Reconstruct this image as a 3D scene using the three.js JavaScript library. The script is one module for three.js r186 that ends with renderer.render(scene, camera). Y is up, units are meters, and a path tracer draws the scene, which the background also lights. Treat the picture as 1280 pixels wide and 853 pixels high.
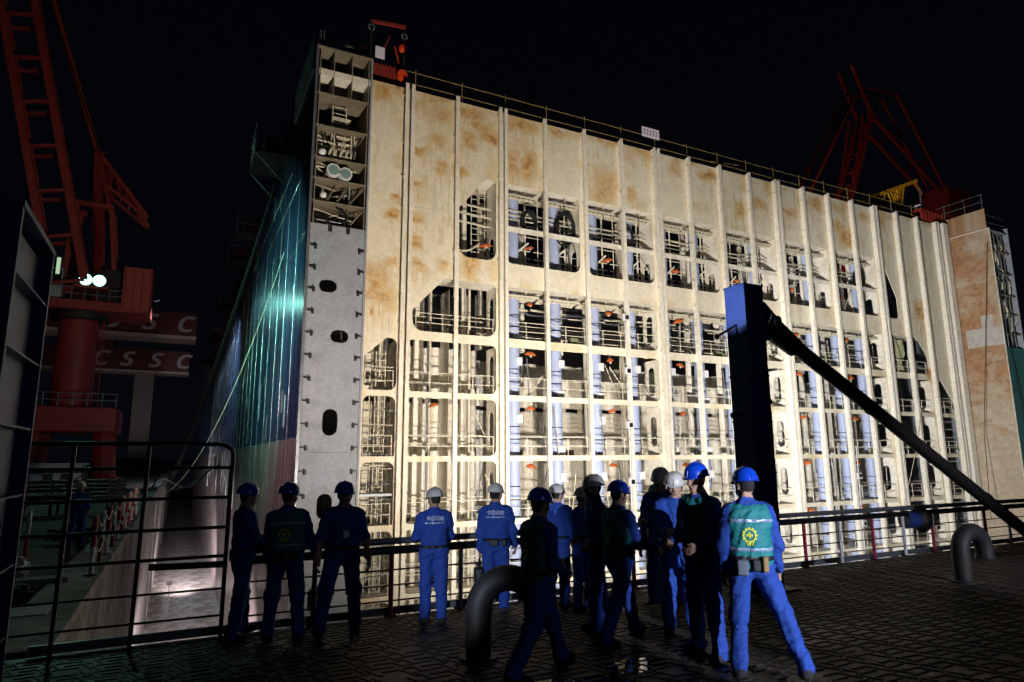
import * as THREE from 'three';
import { mergeGeometries, mergeVertices } from 'three/addons/utils/BufferGeometryUtils.js';
import { RoundedBoxGeometry } from 'three/addons/geometries/RoundedBoxGeometry.js';
import { FontLoader } from 'three/addons/loaders/FontLoader.js';
import { TextGeometry } from 'three/addons/geometries/TextGeometry.js';

// ------------------------------------------------------------------ camera
const W = 1024, H = 682, D2R = Math.PI / 180;
const scene = new THREE.Scene();
const YAW = 26.96 * D2R, PITCH = 10.18 * D2R, ROLL = -0.343 * D2R;
const camera = new THREE.PerspectiveCamera(55.45, W / H, 0.1, 3000);
const CAM = new THREE.Vector3(0, 2, 0);
let fwd = new THREE.Vector3(Math.sin(YAW) * Math.cos(PITCH), Math.sin(PITCH), -Math.cos(YAW) * Math.cos(PITCH));
let rgt = new THREE.Vector3(Math.cos(YAW), 0, Math.sin(YAW));
let upv = new THREE.Vector3().crossVectors(rgt, fwd);
{
  const r = rgt.clone().multiplyScalar(Math.cos(ROLL)).addScaledVector(upv, Math.sin(ROLL));
  const u = upv.clone().multiplyScalar(Math.cos(ROLL)).addScaledVector(rgt, -Math.sin(ROLL));
  rgt = r; upv = u;
  camera.position.copy(CAM);
  camera.quaternion.setFromRotationMatrix(new THREE.Matrix4().makeBasis(rgt, upv, fwd.clone().negate()));
}
scene.add(camera);
// a photo pixel (1280 x 853) as a direction, then onto the level y
const ray = (px, py) => fwd.clone().addScaledVector(rgt, (px - 640) / 811.5).addScaledVector(upv, -(py - 426.5) / 811.5);
const onY = (px, py, y) => { const v = ray(px, py); return v.multiplyScalar((y - CAM.y) / v.y).add(CAM); };
const onZ = (px, py, z) => { const v = ray(px, py); return v.multiplyScalar((z - CAM.z) / v.z).add(CAM); };

// ------------------------------------------------------------------ renderer, night sky, moon
const renderer = new THREE.WebGLRenderer({ antialias: true });
renderer.setSize(W, H);
renderer.toneMapping = THREE.LinearToneMapping;
renderer.toneMappingExposure = 1.0;
renderer.shadowMap.enabled = true;
{
  const w = 64, h = 32, d = new Float32Array(w * h * 4);
  for (let j = 0; j < h; j++) for (let i = 0; i < w; i++) {
    const el = (j + 0.5) / h - 0.5, k = Math.exp(-Math.max(0, el) * 10), o = (j * w + i) * 4;
    d[o] = 0.0008 + 0.0010 * k; d[o + 1] = 0.0009 + 0.0011 * k; d[o + 2] = 0.0018 + 0.0018 * k; d[o + 3] = 1;
  }
  const t = new THREE.DataTexture(d, w, h, THREE.RGBAFormat, THREE.FloatType);
  t.mapping = THREE.EquirectangularReflectionMapping; t.magFilter = THREE.LinearFilter; t.needsUpdate = true;
  scene.background = t; scene.environment = t;
}
const moon = new THREE.DirectionalLight(0xcfd8ff, 0.012);
moon.position.set(-40, 70, 30); moon.castShadow = true;
Object.assign(moon.shadow.camera, { left: -120, right: 160, top: 120, bottom: -120, near: 1, far: 400 });
scene.add(moon, moon.target);

// floodlights: [position, aim, candela, colour, half angle in degrees, penumbra, size]
const LAMPS = {
  gateWarm: { p: [7.6, -1.6, -10.2], t: [13.5, 13, -27], i: 1500, c: 0xffefda, a: 60, pen: 0.9, r: 8 },
  gateCool: { p: [10.5, -1.8, -10.2], t: [26, 1.5, -27], i: 1600, c: 0xfffaf4, a: 56, pen: 1, r: 8 },
  gateFar: { p: [12, -1.8, -10.2], t: [44, 6, -27], i: 2800, c: 0xfffcfa, a: 30, pen: 1, r: 6 },
  dockWall: { p: [0.4, -6.6, -29], t: [3.4, -10, -54], i: 9000, c: 0xffeef2, a: 24, pen: 0.9, r: 8 },
  dockWallFar: { p: [0.2, -8.5, -66], t: [3.8, -8, -92], i: 6500, c: 0xffeef2, a: 24, pen: 0.9, r: 8 },
  mast: { p: [-9, 12.6, -22], t: [4.2, 9.2, -36], i: 2600, c: 0xa6ffdf, a: 27, pen: 0.7, r: 10 },
  mastLow: { p: [-9, 6.7, -22.5], t: [4.2, 4.5, -31], i: 800, c: 0xffd0da, a: 24, pen: 0.9, r: 10 },
  craneLamp: { p: [-6.9, 15.72, -57.75], t: [-6.5, 9, -40], i: 110, c: 0xa8ffe0, a: 65, pen: 0.5, r: 8 },
  addedCraneSide: { p: [-2.45, 15.0, -60.5], t: [4.2, 4, -70], i: 900, c: 0xd0e8ff, a: 52, pen: 0.8, r: 10 },  // added lamp without a known source, for more reflections along the hull
  yard: { p: [-21, 22, -38], t: [-8, 14, -62], i: 42, c: 0xffd8c8, a: 55, pen: 0.8, r: 10 },
  yardRight: { p: [80, 26, -52], t: [118, 62, -75], i: 1300, c: 0xffc8b8, a: 50, pen: 0.8, r: 10 },
  addedGantryUp: { p: [-14, 3, -160], t: [-14, 38, -200], i: 300, c: 0xffe8e0, a: 45, pen: 0.8, r: 8 },  // added unseen lamp that brightens the nearer girder and its letters
  addedGantryFar: { p: [-14, 3, -240], t: [-14, 38, -280], i: 300, c: 0xffe8e0, a: 45, pen: 0.8, r: 8 },  // added unseen lamp that brightens the farther girder
  backA: { p: [-5, 2.2, 2], t: [3.8, 0.75, -8.4], i: 350, c: 0xdfe8ff, a: 5.2, pen: 0.35, r: 3 },
  backB: { p: [4.5, 2.3, 2.2], t: [4.78, 0.95, -4.5], i: 310, c: 0xdfe8ff, a: 12, pen: 0.3, r: 0.5, doors: 2.8 },
  backD: { p: [10, 3, 4], t: [12.5, 0.2, -9], i: 250, c: 0xe8ecff, a: 13, pen: 0.6, r: 3 },
  fill: { p: [9, 7, 13], t: [4, 0.8, -8], i: 24, c: 0xdfe6ff, a: 40, pen: 1, r: 12 },  // added unseen fill light, lifts the workers out of black
  backC: { p: [-1.9, 4.55, -7.35], t: [7.56, 4.3, -7.2], i: 1000, c: 0xd4e4ff, a: 2.6, pen: 0.3, r: 3 },
};

// ------------------------------------------------------------------ helpers
let seed = 12345;
const rnd = () => { seed = (seed * 1664525 + 1013904223) >>> 0; return seed / 4294967296; };
const rr = (a, b) => a + (b - a) * rnd();
const taken = {};
const numbered = n => { const k = taken[n] = (taken[n] ?? -1) + 1; return k ? `${n}_${String(k).padStart(3, '0')}` : n; };
const V = (x, y, z) => new THREE.Vector3(x, y, z);
function mesh(parent, name, geo, mat) {
  const m = new THREE.Mesh(geo, mat); m.name = name; m.castShadow = m.receiveShadow = true; parent.add(m); return m;
}
function thing(name, label, category, group, pos) {
  const g = new THREE.Group(); g.name = numbered(name); g.userData = { label, category };
  if (group) g.userData.group = group;
  if (pos) g.position.set(...pos);
  scene.add(g); return g;
}
function single(name, geo, mat, label, category, group) {
  const m = mesh(scene, numbered(name), geo, mat); m.userData = { label, category }; if (group) m.userData.group = group; return m;
}
function struct(name, geo, mat) { const m = mesh(scene, numbered(name), geo, mat); m.userData.kind = 'structure'; return m; }
// uv in metres, by the face's main direction
function wuv(g, s = 0.25) {
  const p = g.attributes.position, n = g.attributes.normal, uv = new Float32Array(p.count * 2);
  for (let i = 0; i < p.count; i++) {
    const ax = Math.abs(n.getX(i)), ay = Math.abs(n.getY(i)), az = Math.abs(n.getZ(i));
    let u, v;
    if (ax > ay && ax > az) { u = p.getZ(i); v = p.getY(i); } else if (ay > az) { u = p.getX(i); v = p.getZ(i); } else { u = p.getX(i); v = p.getY(i); }
    uv[2 * i] = u * s; uv[2 * i + 1] = v * s;
  }
  g.setAttribute('uv', new THREE.BufferAttribute(uv, 2)); return g;
}
function box(x0, x1, y0, y1, z0, z1) {
  const g = new THREE.BoxGeometry(Math.abs(x1 - x0), Math.abs(y1 - y0), Math.abs(z1 - z0));
  g.translate((x0 + x1) / 2, (y0 + y1) / 2, (z0 + z1) / 2); return wuv(g);
}
const Yax = V(0, 1, 0);
function cyl(a, b, r, seg = 10, r2 = r) {
  a = Array.isArray(a) ? V(...a) : a; b = Array.isArray(b) ? V(...b) : b;
  const d = b.clone().sub(a), L = d.length();
  const g = new THREE.CylinderGeometry(r2, r, L, seg);
  g.applyQuaternion(new THREE.Quaternion().setFromUnitVectors(Yax, d.normalize()));
  const c = a.clone().add(b).multiplyScalar(0.5); g.translate(c.x, c.y, c.z); return g;
}
// a rectangular bar from a to b, w across, h deep (h measured towards 'up')
function bar(a, b, w, h, up = V(0, 1, 0)) {
  a = Array.isArray(a) ? V(...a) : a; b = Array.isArray(b) ? V(...b) : b;
  const d = b.clone().sub(a), L = d.length(); d.normalize();
  let u = up.clone().addScaledVector(d, -up.dot(d)); if (u.lengthSq() < 1e-4) { u = V(0, 0, 1).addScaledVector(d, -d.z); } u.normalize();
  const s = V(0, 0, 0).crossVectors(u, d);
  const g = new THREE.BoxGeometry(w, h, L); wuv(g);
  const c = a.clone().add(b).multiplyScalar(0.5);
  g.applyMatrix4(new THREE.Matrix4().makeBasis(s, u, d).setPosition(c)); return g;
}
function tube(pts, r, seg = 24, rad = 6) {
  return new THREE.TubeGeometry(new THREE.CatmullRomCurve3(pts.map(p => Array.isArray(p) ? V(...p) : p)), seg, r, rad, false);
}
function poly(pts, z0, z1, holes = []) {   // outline in x,y extruded from z0 (back) to z1 (front)
  const s = new THREE.Shape(pts.map(p => new THREE.Vector2(p[0], p[1])));
  for (const h of holes) s.holes.push(new THREE.Path(h.map(p => new THREE.Vector2(p[0], p[1]))));
  const g = new THREE.ExtrudeGeometry(s, { depth: z1 - z0, bevelEnabled: false }); g.translate(0, 0, z0); return wuv(g);
}
function oval(cx, cy, hw, hh, n = 20) {  // stadium-like outline
  const pts = [], r = Math.min(hw, hh);
  for (let i = 0; i < n; i++) {
    const a = i / n * 2 * Math.PI, c = Math.cos(a), s = Math.sin(a);
    pts.push([cx + r * c + Math.sign(c) * (hw - r) * (Math.abs(c) > 1e-6 ? 1 : 0), cy + r * s + Math.sign(s) * (hh - r) * (Math.abs(s) > 1e-6 ? 1 : 0)]);
  }
  return pts;
}
const merge = a => mergeGeometries(a.map(g => { const q = g.index ? g.toNonIndexed() : g; for (const k of Object.keys(q.attributes)) if (!['position', 'normal', 'uv'].includes(k)) q.deleteAttribute(k); return q; }));

// ------------------------------------------------------------------ noise and textures
const hsh = (x, y, s = 0) => { let h = (x * 374761393 + y * 668265263 + s * 982451653) | 0; h = Math.imul(h ^ (h >>> 13), 1274126177); h ^= h >>> 16; return (h >>> 0) / 4294967296; };
function vn(x, y, px = 0, py = 0, s = 0) {
  const xi = Math.floor(x), yi = Math.floor(y), fx = x - xi, fy = y - yi, u = fx * fx * (3 - 2 * fx), v = fy * fy * (3 - 2 * fy);
  const m = (a, p) => p ? ((a % p) + p) % p : a;
  const a = hsh(m(xi, px), m(yi, py), s), b = hsh(m(xi + 1, px), m(yi, py), s), c = hsh(m(xi, px), m(yi + 1, py), s), d = hsh(m(xi + 1, px), m(yi + 1, py), s);
  return a + (b - a) * u + (c - a) * v + (a - b - c + d) * u * v;
}
function fbm(x, y, oct = 4, px = 0, py = 0, s = 0) { let t = 0, a = 0.5; for (let i = 0; i < oct; i++) { t += a * vn(x, y, px, py, s + i); x *= 2; y *= 2; px *= 2; py *= 2; a *= 0.5; } return t / (1 - Math.pow(0.5, oct)); }
function tex(w, h, fn, srgb = true, wrap = true) {
  const d = new Uint8Array(w * h * 4);
  for (let j = 0; j < h; j++) for (let i = 0; i < w; i++) {
    const c = fn(i / w, j / h), o = (j * w + i) * 4;
    d[o] = Math.max(0, Math.min(255, c[0])); d[o + 1] = Math.max(0, Math.min(255, c[1])); d[o + 2] = Math.max(0, Math.min(255, c[2])); d[o + 3] = 255;
  }
  const t = new THREE.DataTexture(d, w, h, THREE.RGBAFormat); t.magFilter = THREE.LinearFilter; t.minFilter = THREE.LinearMipmapLinearFilter; t.generateMipmaps = true;
  if (wrap) t.wrapS = t.wrapT = THREE.RepeatWrapping;
  if (srgb) t.colorSpace = THREE.SRGBColorSpace;
  t.needsUpdate = true; return t;
}
const mix = (a, b, t) => [a[0] + (b[0] - a[0]) * t, a[1] + (b[1] - a[1]) * t, a[2] + (b[2] - a[2]) * t];
const sst = (a, b, x) => { const t = Math.max(0, Math.min(1, (x - a) / (b - a))); return t * t * (3 - 2 * t); };
function M(color, rough = 0.7, metal = 0, extra = {}) {
  const m = new THREE.MeshPhysicalMaterial({ color, roughness: rough, metalness: metal, ...extra }); return m;
}
// a painted steel that is a little dirty: tint pairs with fine and coarse noise, tiling every 4 m
function paintTex(base, dirt, amt = 0.5, s = 0) {
  return tex(256, 256, (u, v) => {
    const a = fbm(u * 6, v * 6, 4, 6, 6, s), b = fbm(u * 40, v * 40, 2, 40, 40, s + 9), st = fbm(u * 50, v * 4, 3, 50, 4, s + 17);
    let c = mix(base, dirt, amt * (0.75 * sst(0.45, 0.8, a) + 0.35 * sst(0.55, 0.85, st)));
    const k = 0.93 + 0.14 * b; return [c[0] * k, c[1] * k, c[2] * k];
  });
}
const creamT = paintTex([226, 222, 210], [166, 146, 110], 0.28, 1);
const creamM = M(0xffffff, 0.62, 0, { map: creamT });
const blueColM = M(0xffffff, 0.55, 0, { map: paintTex([160, 172, 206], [134, 142, 168], 0.4, 7) });
const greyM = M(0xffffff, 0.65, 0, { map: paintTex([142, 149, 160], [122, 127, 134], 0.5, 3) });
const darkSteelM = M(0xffffff, 0.5, 0.35, { map: paintTex([40, 40, 42], [70, 52, 40], 0.6, 11) });
const blackM = M(0x0b0b0d, 0.6);
const redM = M(0xffffff, 0.55, 0, { map: paintTex([132, 42, 34], [88, 42, 36], 0.7, 13) });
const navyM = M(0xffffff, 0.42, 0.1, { map: paintTex([34, 52, 104], [34, 44, 74], 0.6, 15) });
const orangeM = M(0xb85a22, 0.6);
const yellowM = M(0xb8860f, 0.55);
const whiteM = M(0xd8d8dc, 0.55);
const pipeM = M(0xc8c2ae, 0.5);
const hoseM = M(0x101114, 0.8);
const shelfM = M(0xffffff, 0.7, 0, { map: paintTex([128, 120, 104], [90, 76, 56], 0.5, 37) });
const galvM = M(0xffffff, 0.4, 0.6, { map: paintTex([128, 134, 142], [88, 92, 98], 0.6, 19) });

// the face plates: cream paint with the rust stains where the photograph has them
const RUST = [[11.61,18.69,.86,.38],[12.13,17.97,.61,.34],[12.56,17.56,.53,.26],[14.26,18.65,1.03,.4],[13.79,16.43,.45,.94],[14.75,16.63,.46,.96],[19.33,16.35,.85,1.02],[10.03,18.17,.74,.58],[10.07,15.44,.32,.24],[9.77,16.79,.48,.32],[8.83,14.4,.42,.27],[8.87,12.67,.38,.31],[8.82,11.71,.3,.26],[7.75,12.67,.26,.26],[7.73,13.5,.22,.19],[7.74,10.52,.4,.22],[8.92,10.53,.45,.26],[10.14,10.69,.31,.23],[7.12,9.64,.57,.79],[7.56,9.04,.5,.57],[6.92,8.2,.17,.28],[11.45,10.94,.49,.7],[8.99,16.02,.39,.24],[21.86,18.84,1.03,.34],[20.22,18.95,.55,.24],[21.17,16.01,.33,.38],[38.93,16.48,1.01,.69],[38.44,17.02,.66,.46],[31.05,17.4,.71,.37],[7.21,18.58,.53,.4],[7.96,18.98,.38,.57],[11,15.43,.33,.41],[16.63,18.82,.7,.23],[24.41,18.16,.48,.25],[33.51,17.3,.9,.33],[46.25,12.02,.57,.71],[46.75,7.47,.57,.46],[11.32,17.15,.38,.5],[9.54,18.79,.57,.25],[26.9,18.4,.6,.3],[29.2,16.6,.4,.5],[42.9,18.2,.5,.5],[36.2,18.3,.6,.4]];
const FU0 = 6, FUW = 46, FV0 = -11, FVH = 31;
const faceT = tex(1104, 744, (u, v) => {
  const X = FU0 + u * FUW, Y = FV0 + v * FVH;
  const n = fbm(X * 1.1, Y * 1.1, 4, 0, 0, 21), f = fbm(X * 6, Y * 6, 3, 0, 0, 31), st = fbm(X * 7, Y * 0.5, 3, 0, 0, 41), st2 = fbm(X * 16, Y * 0.7, 3, 0, 0, 43);
  let c = [220, 213, 193];
  c = mix(c, [184, 150, 84], 0.3 * sst(0.5, 0.85, n) + 0.08 * sst(0.6, 0.9, st));
  c = mix(c, [142, 146, 104], 0.22 * sst(0.56, 0.66, st) * sst(0.55, 0.7, fbm(X * 0.5, Y * 0.3, 3, 0, 0, 77)));
  let r = 0;
  const wx = X + 0.5 * (fbm(X * 1.7 + 5, Y * 1.7, 3, 0, 0, 45) - 0.5), wy = Y + 0.7 * (fbm(X * 1.7, Y * 1.7 + 9, 3, 0, 0, 46) - 0.5);
  for (let ri = 0; ri < RUST.length; ri++) {
    const [a, b, w, h] = RUST[ri], dx = (wx - a) / (w * 1.25), dy = (wy - b) / (h * 1.25), al = 0.65 + 0.35 * hsh(ri, 7, 3); if (Math.abs(dx) > 2 || dy > 2 || dy < -3.6) continue;
    const d = Math.max(Math.abs(dx), Math.abs(dy)) * 0.6 + Math.hypot(dx, dy) * 0.4 + (n - 0.5) * 1.1 + (f - 0.5) * 0.9;
    r = Math.max(r, al * (1 - sst(0.1, 1.3, d)) * (0.55 + 0.45 * sst(0.35, 0.6, f)));
    if (dy < 0 && dy > -3.5 && Math.abs(dx) < 1) r = Math.max(r, 0.32 * sst(0.52, 0.72, st2) * (1 - sst(0.6, 1, Math.abs(dx) + (n - 0.5))) * (1 - sst(1, 3.4, -dy)));
  }
  const fr = Math.abs(((X - 8.35) % 2.4 + 2.4) % 2.4 - 0.1); if (fr < 0.2) r = Math.max(r, 0.3 * sst(0.58, 0.75, st2) * sst(0.5, 0.7, n));
  r = Math.max(r, 0.5 * sst(0.8, 0.9, f));
  const edge = sst(18.2, 19.1, Y + (n - 0.5) * 1.6) * sst(0.45, 0.75, n); r = Math.max(r, 0.4 * edge);
  r = Math.max(r, 0.15 * sst(0.76, 0.9, fbm(X * 0.55 + 30, Y * 0.9, 4, 0, 0, 51)) * sst(7, 12, Y));
  c = mix(c, mix([196, 136, 46], [138, 84, 34], sst(0.4, 0.75, f)), r * 0.85);
  const k = 0.94 + 0.12 * f; return [c[0] * k, c[1] * k, c[2] * k];
}, true, false);
const faceBump = tex(512, 512, (u, v) => { const a = 128 + 110 * (fbm(u * 5, v * 5, 3, 5, 5, 61) - 0.5) + 40 * (fbm(u * 60, v * 60, 2, 60, 60, 62) - 0.5); return [a, a, a]; }, false);
const faceM = M(0xffffff, 0.6, 0, { map: faceT });
function faceUV(g) {
  const p = g.attributes.position, uv = g.attributes.uv;
  for (let i = 0; i < p.count; i++) uv.setXY(i, (p.getX(i) - FU0) / FUW, (p.getY(i) - FV0) / FVH);
  return g;
}
const numB = tex(512, 512, (u, v) => { const a = 128 + 120 * (fbm(u * 10, v * 10, 4, 10, 10, 71) - 0.5); return [a, a, a]; }, false);

// ------------------------------------------------------------------ ground, dock and gate deck
const concT = tex(512, 512, (u, v) => {
  const a = fbm(u * 6, v * 6, 5, 6, 6, 81), b = fbm(u * 60, v * 60, 2, 60, 60, 82), s = sst(0.55, 0.7, fbm(u * 9, v * 9, 4, 9, 9, 83));
  let c = mix([150, 146, 142], [108, 102, 96], sst(0.35, 0.75, a)); c = mix(c, [84, 78, 74], 0.6 * s); const k = 0.88 + 0.24 * b; return [c[0] * k, c[1] * k, c[2] * k];
});
const concM = M(0xffffff, 0.75, 0, { map: concT, bumpMap: numB, bumpScale: 0.01 });
const quayM = M(0x8a8074, 0.85, 0, { map: concT, bumpMap: numB, bumpScale: 0.02 });
const DF = -10.7;   // dock floor level
struct('dock_floor', box(-1.3, 58, DF - 0.3, DF, -330, -9.4), concM);
struct('ground', box(-900, -1.75, -1.0, -0.3, -1500, -9.6), quayM);
struct('ground', box(58.6, 900, -1.0, -0.3, -1500, -9.6), quayM);
struct('ground', box(-1.75, 58.6, -1.0, -0.3, -1500, -331), quayM);
struct('ground', box(-900, 900, DF - 1.2, DF - 0.8, 1.5, 400), quayM);
{
  const t = thing('dock_wall', 'dark concrete dry dock wall below the red and white posts', 'wall');
  for (let k = 0; k < 12; k++) mesh(t, 'wall_block', box(-1.75, -1.3 - 0.02 * (k % 2), DF, -0.3, -9.62 - k * 27 - 26.94, -9.62 - k * 27), concM);
  mesh(t, 'coping', box(-1.9, -1.16, -0.3, -0.16, -331, -9.65), concM);
  const r = thing('dock_wall', 'concrete dry dock wall beyond the rusty ship side', 'wall');
  mesh(r, 'wall_block', box(58, 58.6, DF, -0.3, -330, -9.6), concM);
}
// gate deck: upper level y = 0.10, the walkway along the railing y = -0.10
const UP = 0.10, LO = -0.10;
const deckT = tex(512, 512, (u, v) => {
  const a = fbm(u * 5, v * 5, 5, 5, 5, 91), b = fbm(u * 50, v * 50, 2, 50, 50, 92);
  let c = mix([58, 53, 48], [42, 33, 26], sst(0.4, 0.7, a)); const k = 0.8 + 0.4 * b; return [c[0] * k, c[1] * k, c[2] * k];
});
const deckR = tex(512, 512, (u, v) => { const a = 120 + 130 * (fbm(u * 7, v * 7, 4, 7, 7, 93)); return [a, a, a]; }, false);
const deckM = M(0xffffff, 0.75, 0.2, { map: deckT, roughnessMap: deckR, bumpMap: numB, bumpScale: 0.006 });
const deckM2 = M(0xffffff, 0.7, 0.2, { map: paintTex([54, 51, 49], [42, 33, 27], 0.8, 95), roughnessMap: deckR, bumpMap: numB, bumpScale: 0.006 }), deckM3 = M(0xffffff, 0.8, 0.15, { map: paintTex([62, 54, 45], [40, 32, 25], 0.9, 96), roughnessMap: deckR, bumpMap: numB, bumpScale: 0.008 });
const deckVar = (...a) => box(...a);
const treadM = M(0x2a241e, 0.6, 0.3);
{
  const dk = struct('gate_deck', box(-9, 24, -0.6, UP - 0.02, -7.16, 7), darkSteelM);
  for (let i = 0; i < 12; i++) for (let j = 0; j < 3; j++)
    mesh(dk, 'deck_plate', deckVar(-6 + i * 2.4, -6 + i * 2.4 + 2.392, UP - 0.02, UP, -2.72 - j * 1.48, -2.72 - j * 1.48 - 1.472), [deckM, deckM2, deckM3][Math.floor(rnd() * 3)]);
  for (let i = 0; i < 5; i++) mesh(dk, 'edge_beam', box(-6 + i * 5.8, -6 + i * 5.8 + 5.79, UP - 0.02, UP + 0.012, -2.7, -1.2), darkSteelM);
  mesh(dk, 'step_riser', box(-9, 24, LO, UP - 0.025, -7.2, -7.165), darkSteelM);
  const wk = struct('gate_walkway', box(-9, 24, -0.6, LO - 0.02, -9.14, -7.2), darkSteelM);
  for (let i = 0; i < 12; i++) mesh(wk, 'deck_plate', box(-6 + i * 2.4, -6 + i * 2.4 + 2.392, LO - 0.02, LO, -9.0, -7.23), deckM);
  mesh(wk, 'toe_board', box(-1.3, 24, LO, LO + 0.1, -9.14, -9.11), galvM);
  struct('gate_wall', box(-9, 24, DF, -0.61, -9.1, -8.6), darkSteelM);
  // tread bars: crosswise and lengthwise in turn
  const bg = new RoundedBoxGeometry(0.25, 0.012, 0.034, 1, 0.005), spots = [];
  for (let a = -40; a < 120; a++) for (let b = 0; b < 54; b++) {
    const x = a * 0.19, z = -2.8 - b * 0.119;
    if (x < -2.6 || x > 19) continue; const hi = z > -7.1; if (!hi && (z > -7.3 || z < -8.9)) continue;
    if (rnd() < 0.05) continue;
    spots.push([x + ((b % 2) ? 0.095 : 0) + rr(-.006, .006), (hi ? UP : LO) + 0.003, z, (a + b) % 2 ? Math.PI * 0.62 : 0.02 + rr(-.03, .03), hi]);
  }
  const key = s => { const q = V(s[0], s[1], s[2]).sub(CAM); const d = q.dot(fwd), x = q.dot(rgt) / d, y = q.dot(upv) / d; return (Math.abs(x) < 0.79 && Math.abs(y) < 0.53 ? 0 : 100) + d; };
  spots.sort((p, q) => key(p) - key(q));
  const near = spots.slice(0, 300), rest = spots.slice(300);
  for (const s of near) { const m = mesh(s[4] ? dk : wk, 'tread_bar', bg, treadM); m.position.set(s[0], s[1], s[2]); m.rotation.y = s[3]; }
  for (const lev of [true, false]) {
    const rs = rest.filter(s => s[4] === lev), im = new THREE.InstancedMesh(bg, treadM, rs.length), o = new THREE.Object3D();
    rs.forEach((s, i) => { o.position.set(s[0], s[1], s[2]); o.rotation.set(0, s[3], 0); o.updateMatrix(); im.setMatrixAt(i, o.matrix); });
    im.name = 'tread_bars'; im.userData.kind = 'stuff'; im.castShadow = im.receiveShadow = true; (lev ? dk : wk).add(im);
  }
}
// puddles on the plates
function puddle(cx, cz, rx, rz, s, label) {
  const pts = []; for (let i = 0; i < 40; i++) { const a = i / 40 * 6.2832, k = 0.7 + 0.5 * vn(3 + 2.2 * Math.cos(a), 3 + 2.2 * Math.sin(a), 0, 0, s); pts.push(new THREE.Vector2(cx + rx * k * Math.cos(a), -(cz + rz * k * Math.sin(a)))); }
  const g = new THREE.ShapeGeometry(new THREE.Shape(pts)); g.rotateX(-Math.PI / 2); g.translate(0, UP + 0.0045, 0);
  const m = struct('puddle', g, M(0x0a0b0d, 0.07, 0, { ior: 1.33, specularIntensity: 1, clearcoat: 0.6, clearcoatRoughness: 0.04 })); return m;
}
puddle(3.0, -4.9, 0.55, 0.42, 3); puddle(3.9, -5.25, 0.4, 0.2, 4);

// ------------------------------------------------------------------ the ship
const ship = thing('container_ship', 'unfinished cream container ship hull with open framing and rusty plates in the dry dock', 'ship');
const Z = -27, FX = i => 8.35 + 2.4 * i, TOP = 19.05;
const MAJOR = [0, 2, 6, 10, 14, 16];
// openings of the face: rows of [lo, hi] and along each row a list of spans
const span = (x0, x1, o = {}) => ({ x0, x1, rb: 0.32, rt: 0.25, ...o });
const wide = [[2, 6], [6, 10], [10, 14]].map(([a, b]) => [FX(a) + 0.22, FX(b) - 0.25]);
const ROWS = [
  { lo: 11.25, hi: 15.35, s: [span(FX(1) + 0.24, FX(2) - 0.25, { rb: 0.5, chL: [1.4, 1.7] }), ...[2, 4, 6, 8, 10, 12].map(i => span(FX(i) + 0.22, FX(i + 2) - 0.25, { rb: 0.45 })), span(FX(14) + 0.25, 43.75, { chR: [1.25, 2.6] })] },
  { lo: 7.55, hi: 10.08, s: [span(8.8, FX(2) - 0.25, { rb: 0.5, chL: [1.5, 1.6] }), ...wide.map(w => span(...w)), span(FX(14) + 0.25, 46.45, { chR: [1.0, 1.25] })] },
];
for (const [lo, hi, k] of [[4.86, 7.13, 3], [2.08, 4.6, 4], [-0.72, 1.84, 5], [-3.5, -0.96, 6], [-6.3, -3.74, 7], [-10.2, -6.54, 8]])
  ROWS.push({ lo, hi, s: [span(6.72, 8.13, k === 3 ? { chL: [0.95, 0.85], rt: 0.3 } : { rt: 0.3, rb: 0.05 }), span(8.58, FX(2) - 0.25), ...wide.map(w => span(...w)), span(FX(14) + 0.25, FX(16) - 0.22), span(FX(16) + 0.25, 49.0, k === 3 ? { chR: [1.2, 1.6] } : {})] });
function loAt(o, x, lo) { const r = o.rb; let d = 0; if (x < o.x0 + r) d = r - Math.sqrt(Math.max(0, r * r - (o.x0 + r - x) ** 2)); if (x > o.x1 - r) d = r - Math.sqrt(Math.max(0, r * r - (x - o.x1 + r) ** 2)); return lo + d; }
function hiAt(o, x, hi) {
  const r = o.rt; let d = 0;
  if (o.chL && x < o.x0 + o.chL[0]) d = (o.x0 + o.chL[0] - x) * o.chL[1] / o.chL[0]; else if (!o.chL && x < o.x0 + r) d = r - Math.sqrt(Math.max(0, r * r - (o.x0 + r - x) ** 2));
  if (o.chR && x > o.x1 - o.chR[0]) d = Math.max(d, (x - o.x1 + o.chR[0]) * o.chR[1] / o.chR[0]); else if (!o.chR && x > o.x1 - r) d = Math.max(d, r - Math.sqrt(Math.max(0, r * r - (x - o.x1 + r) ** 2)));
  return hi - d;
}
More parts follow.
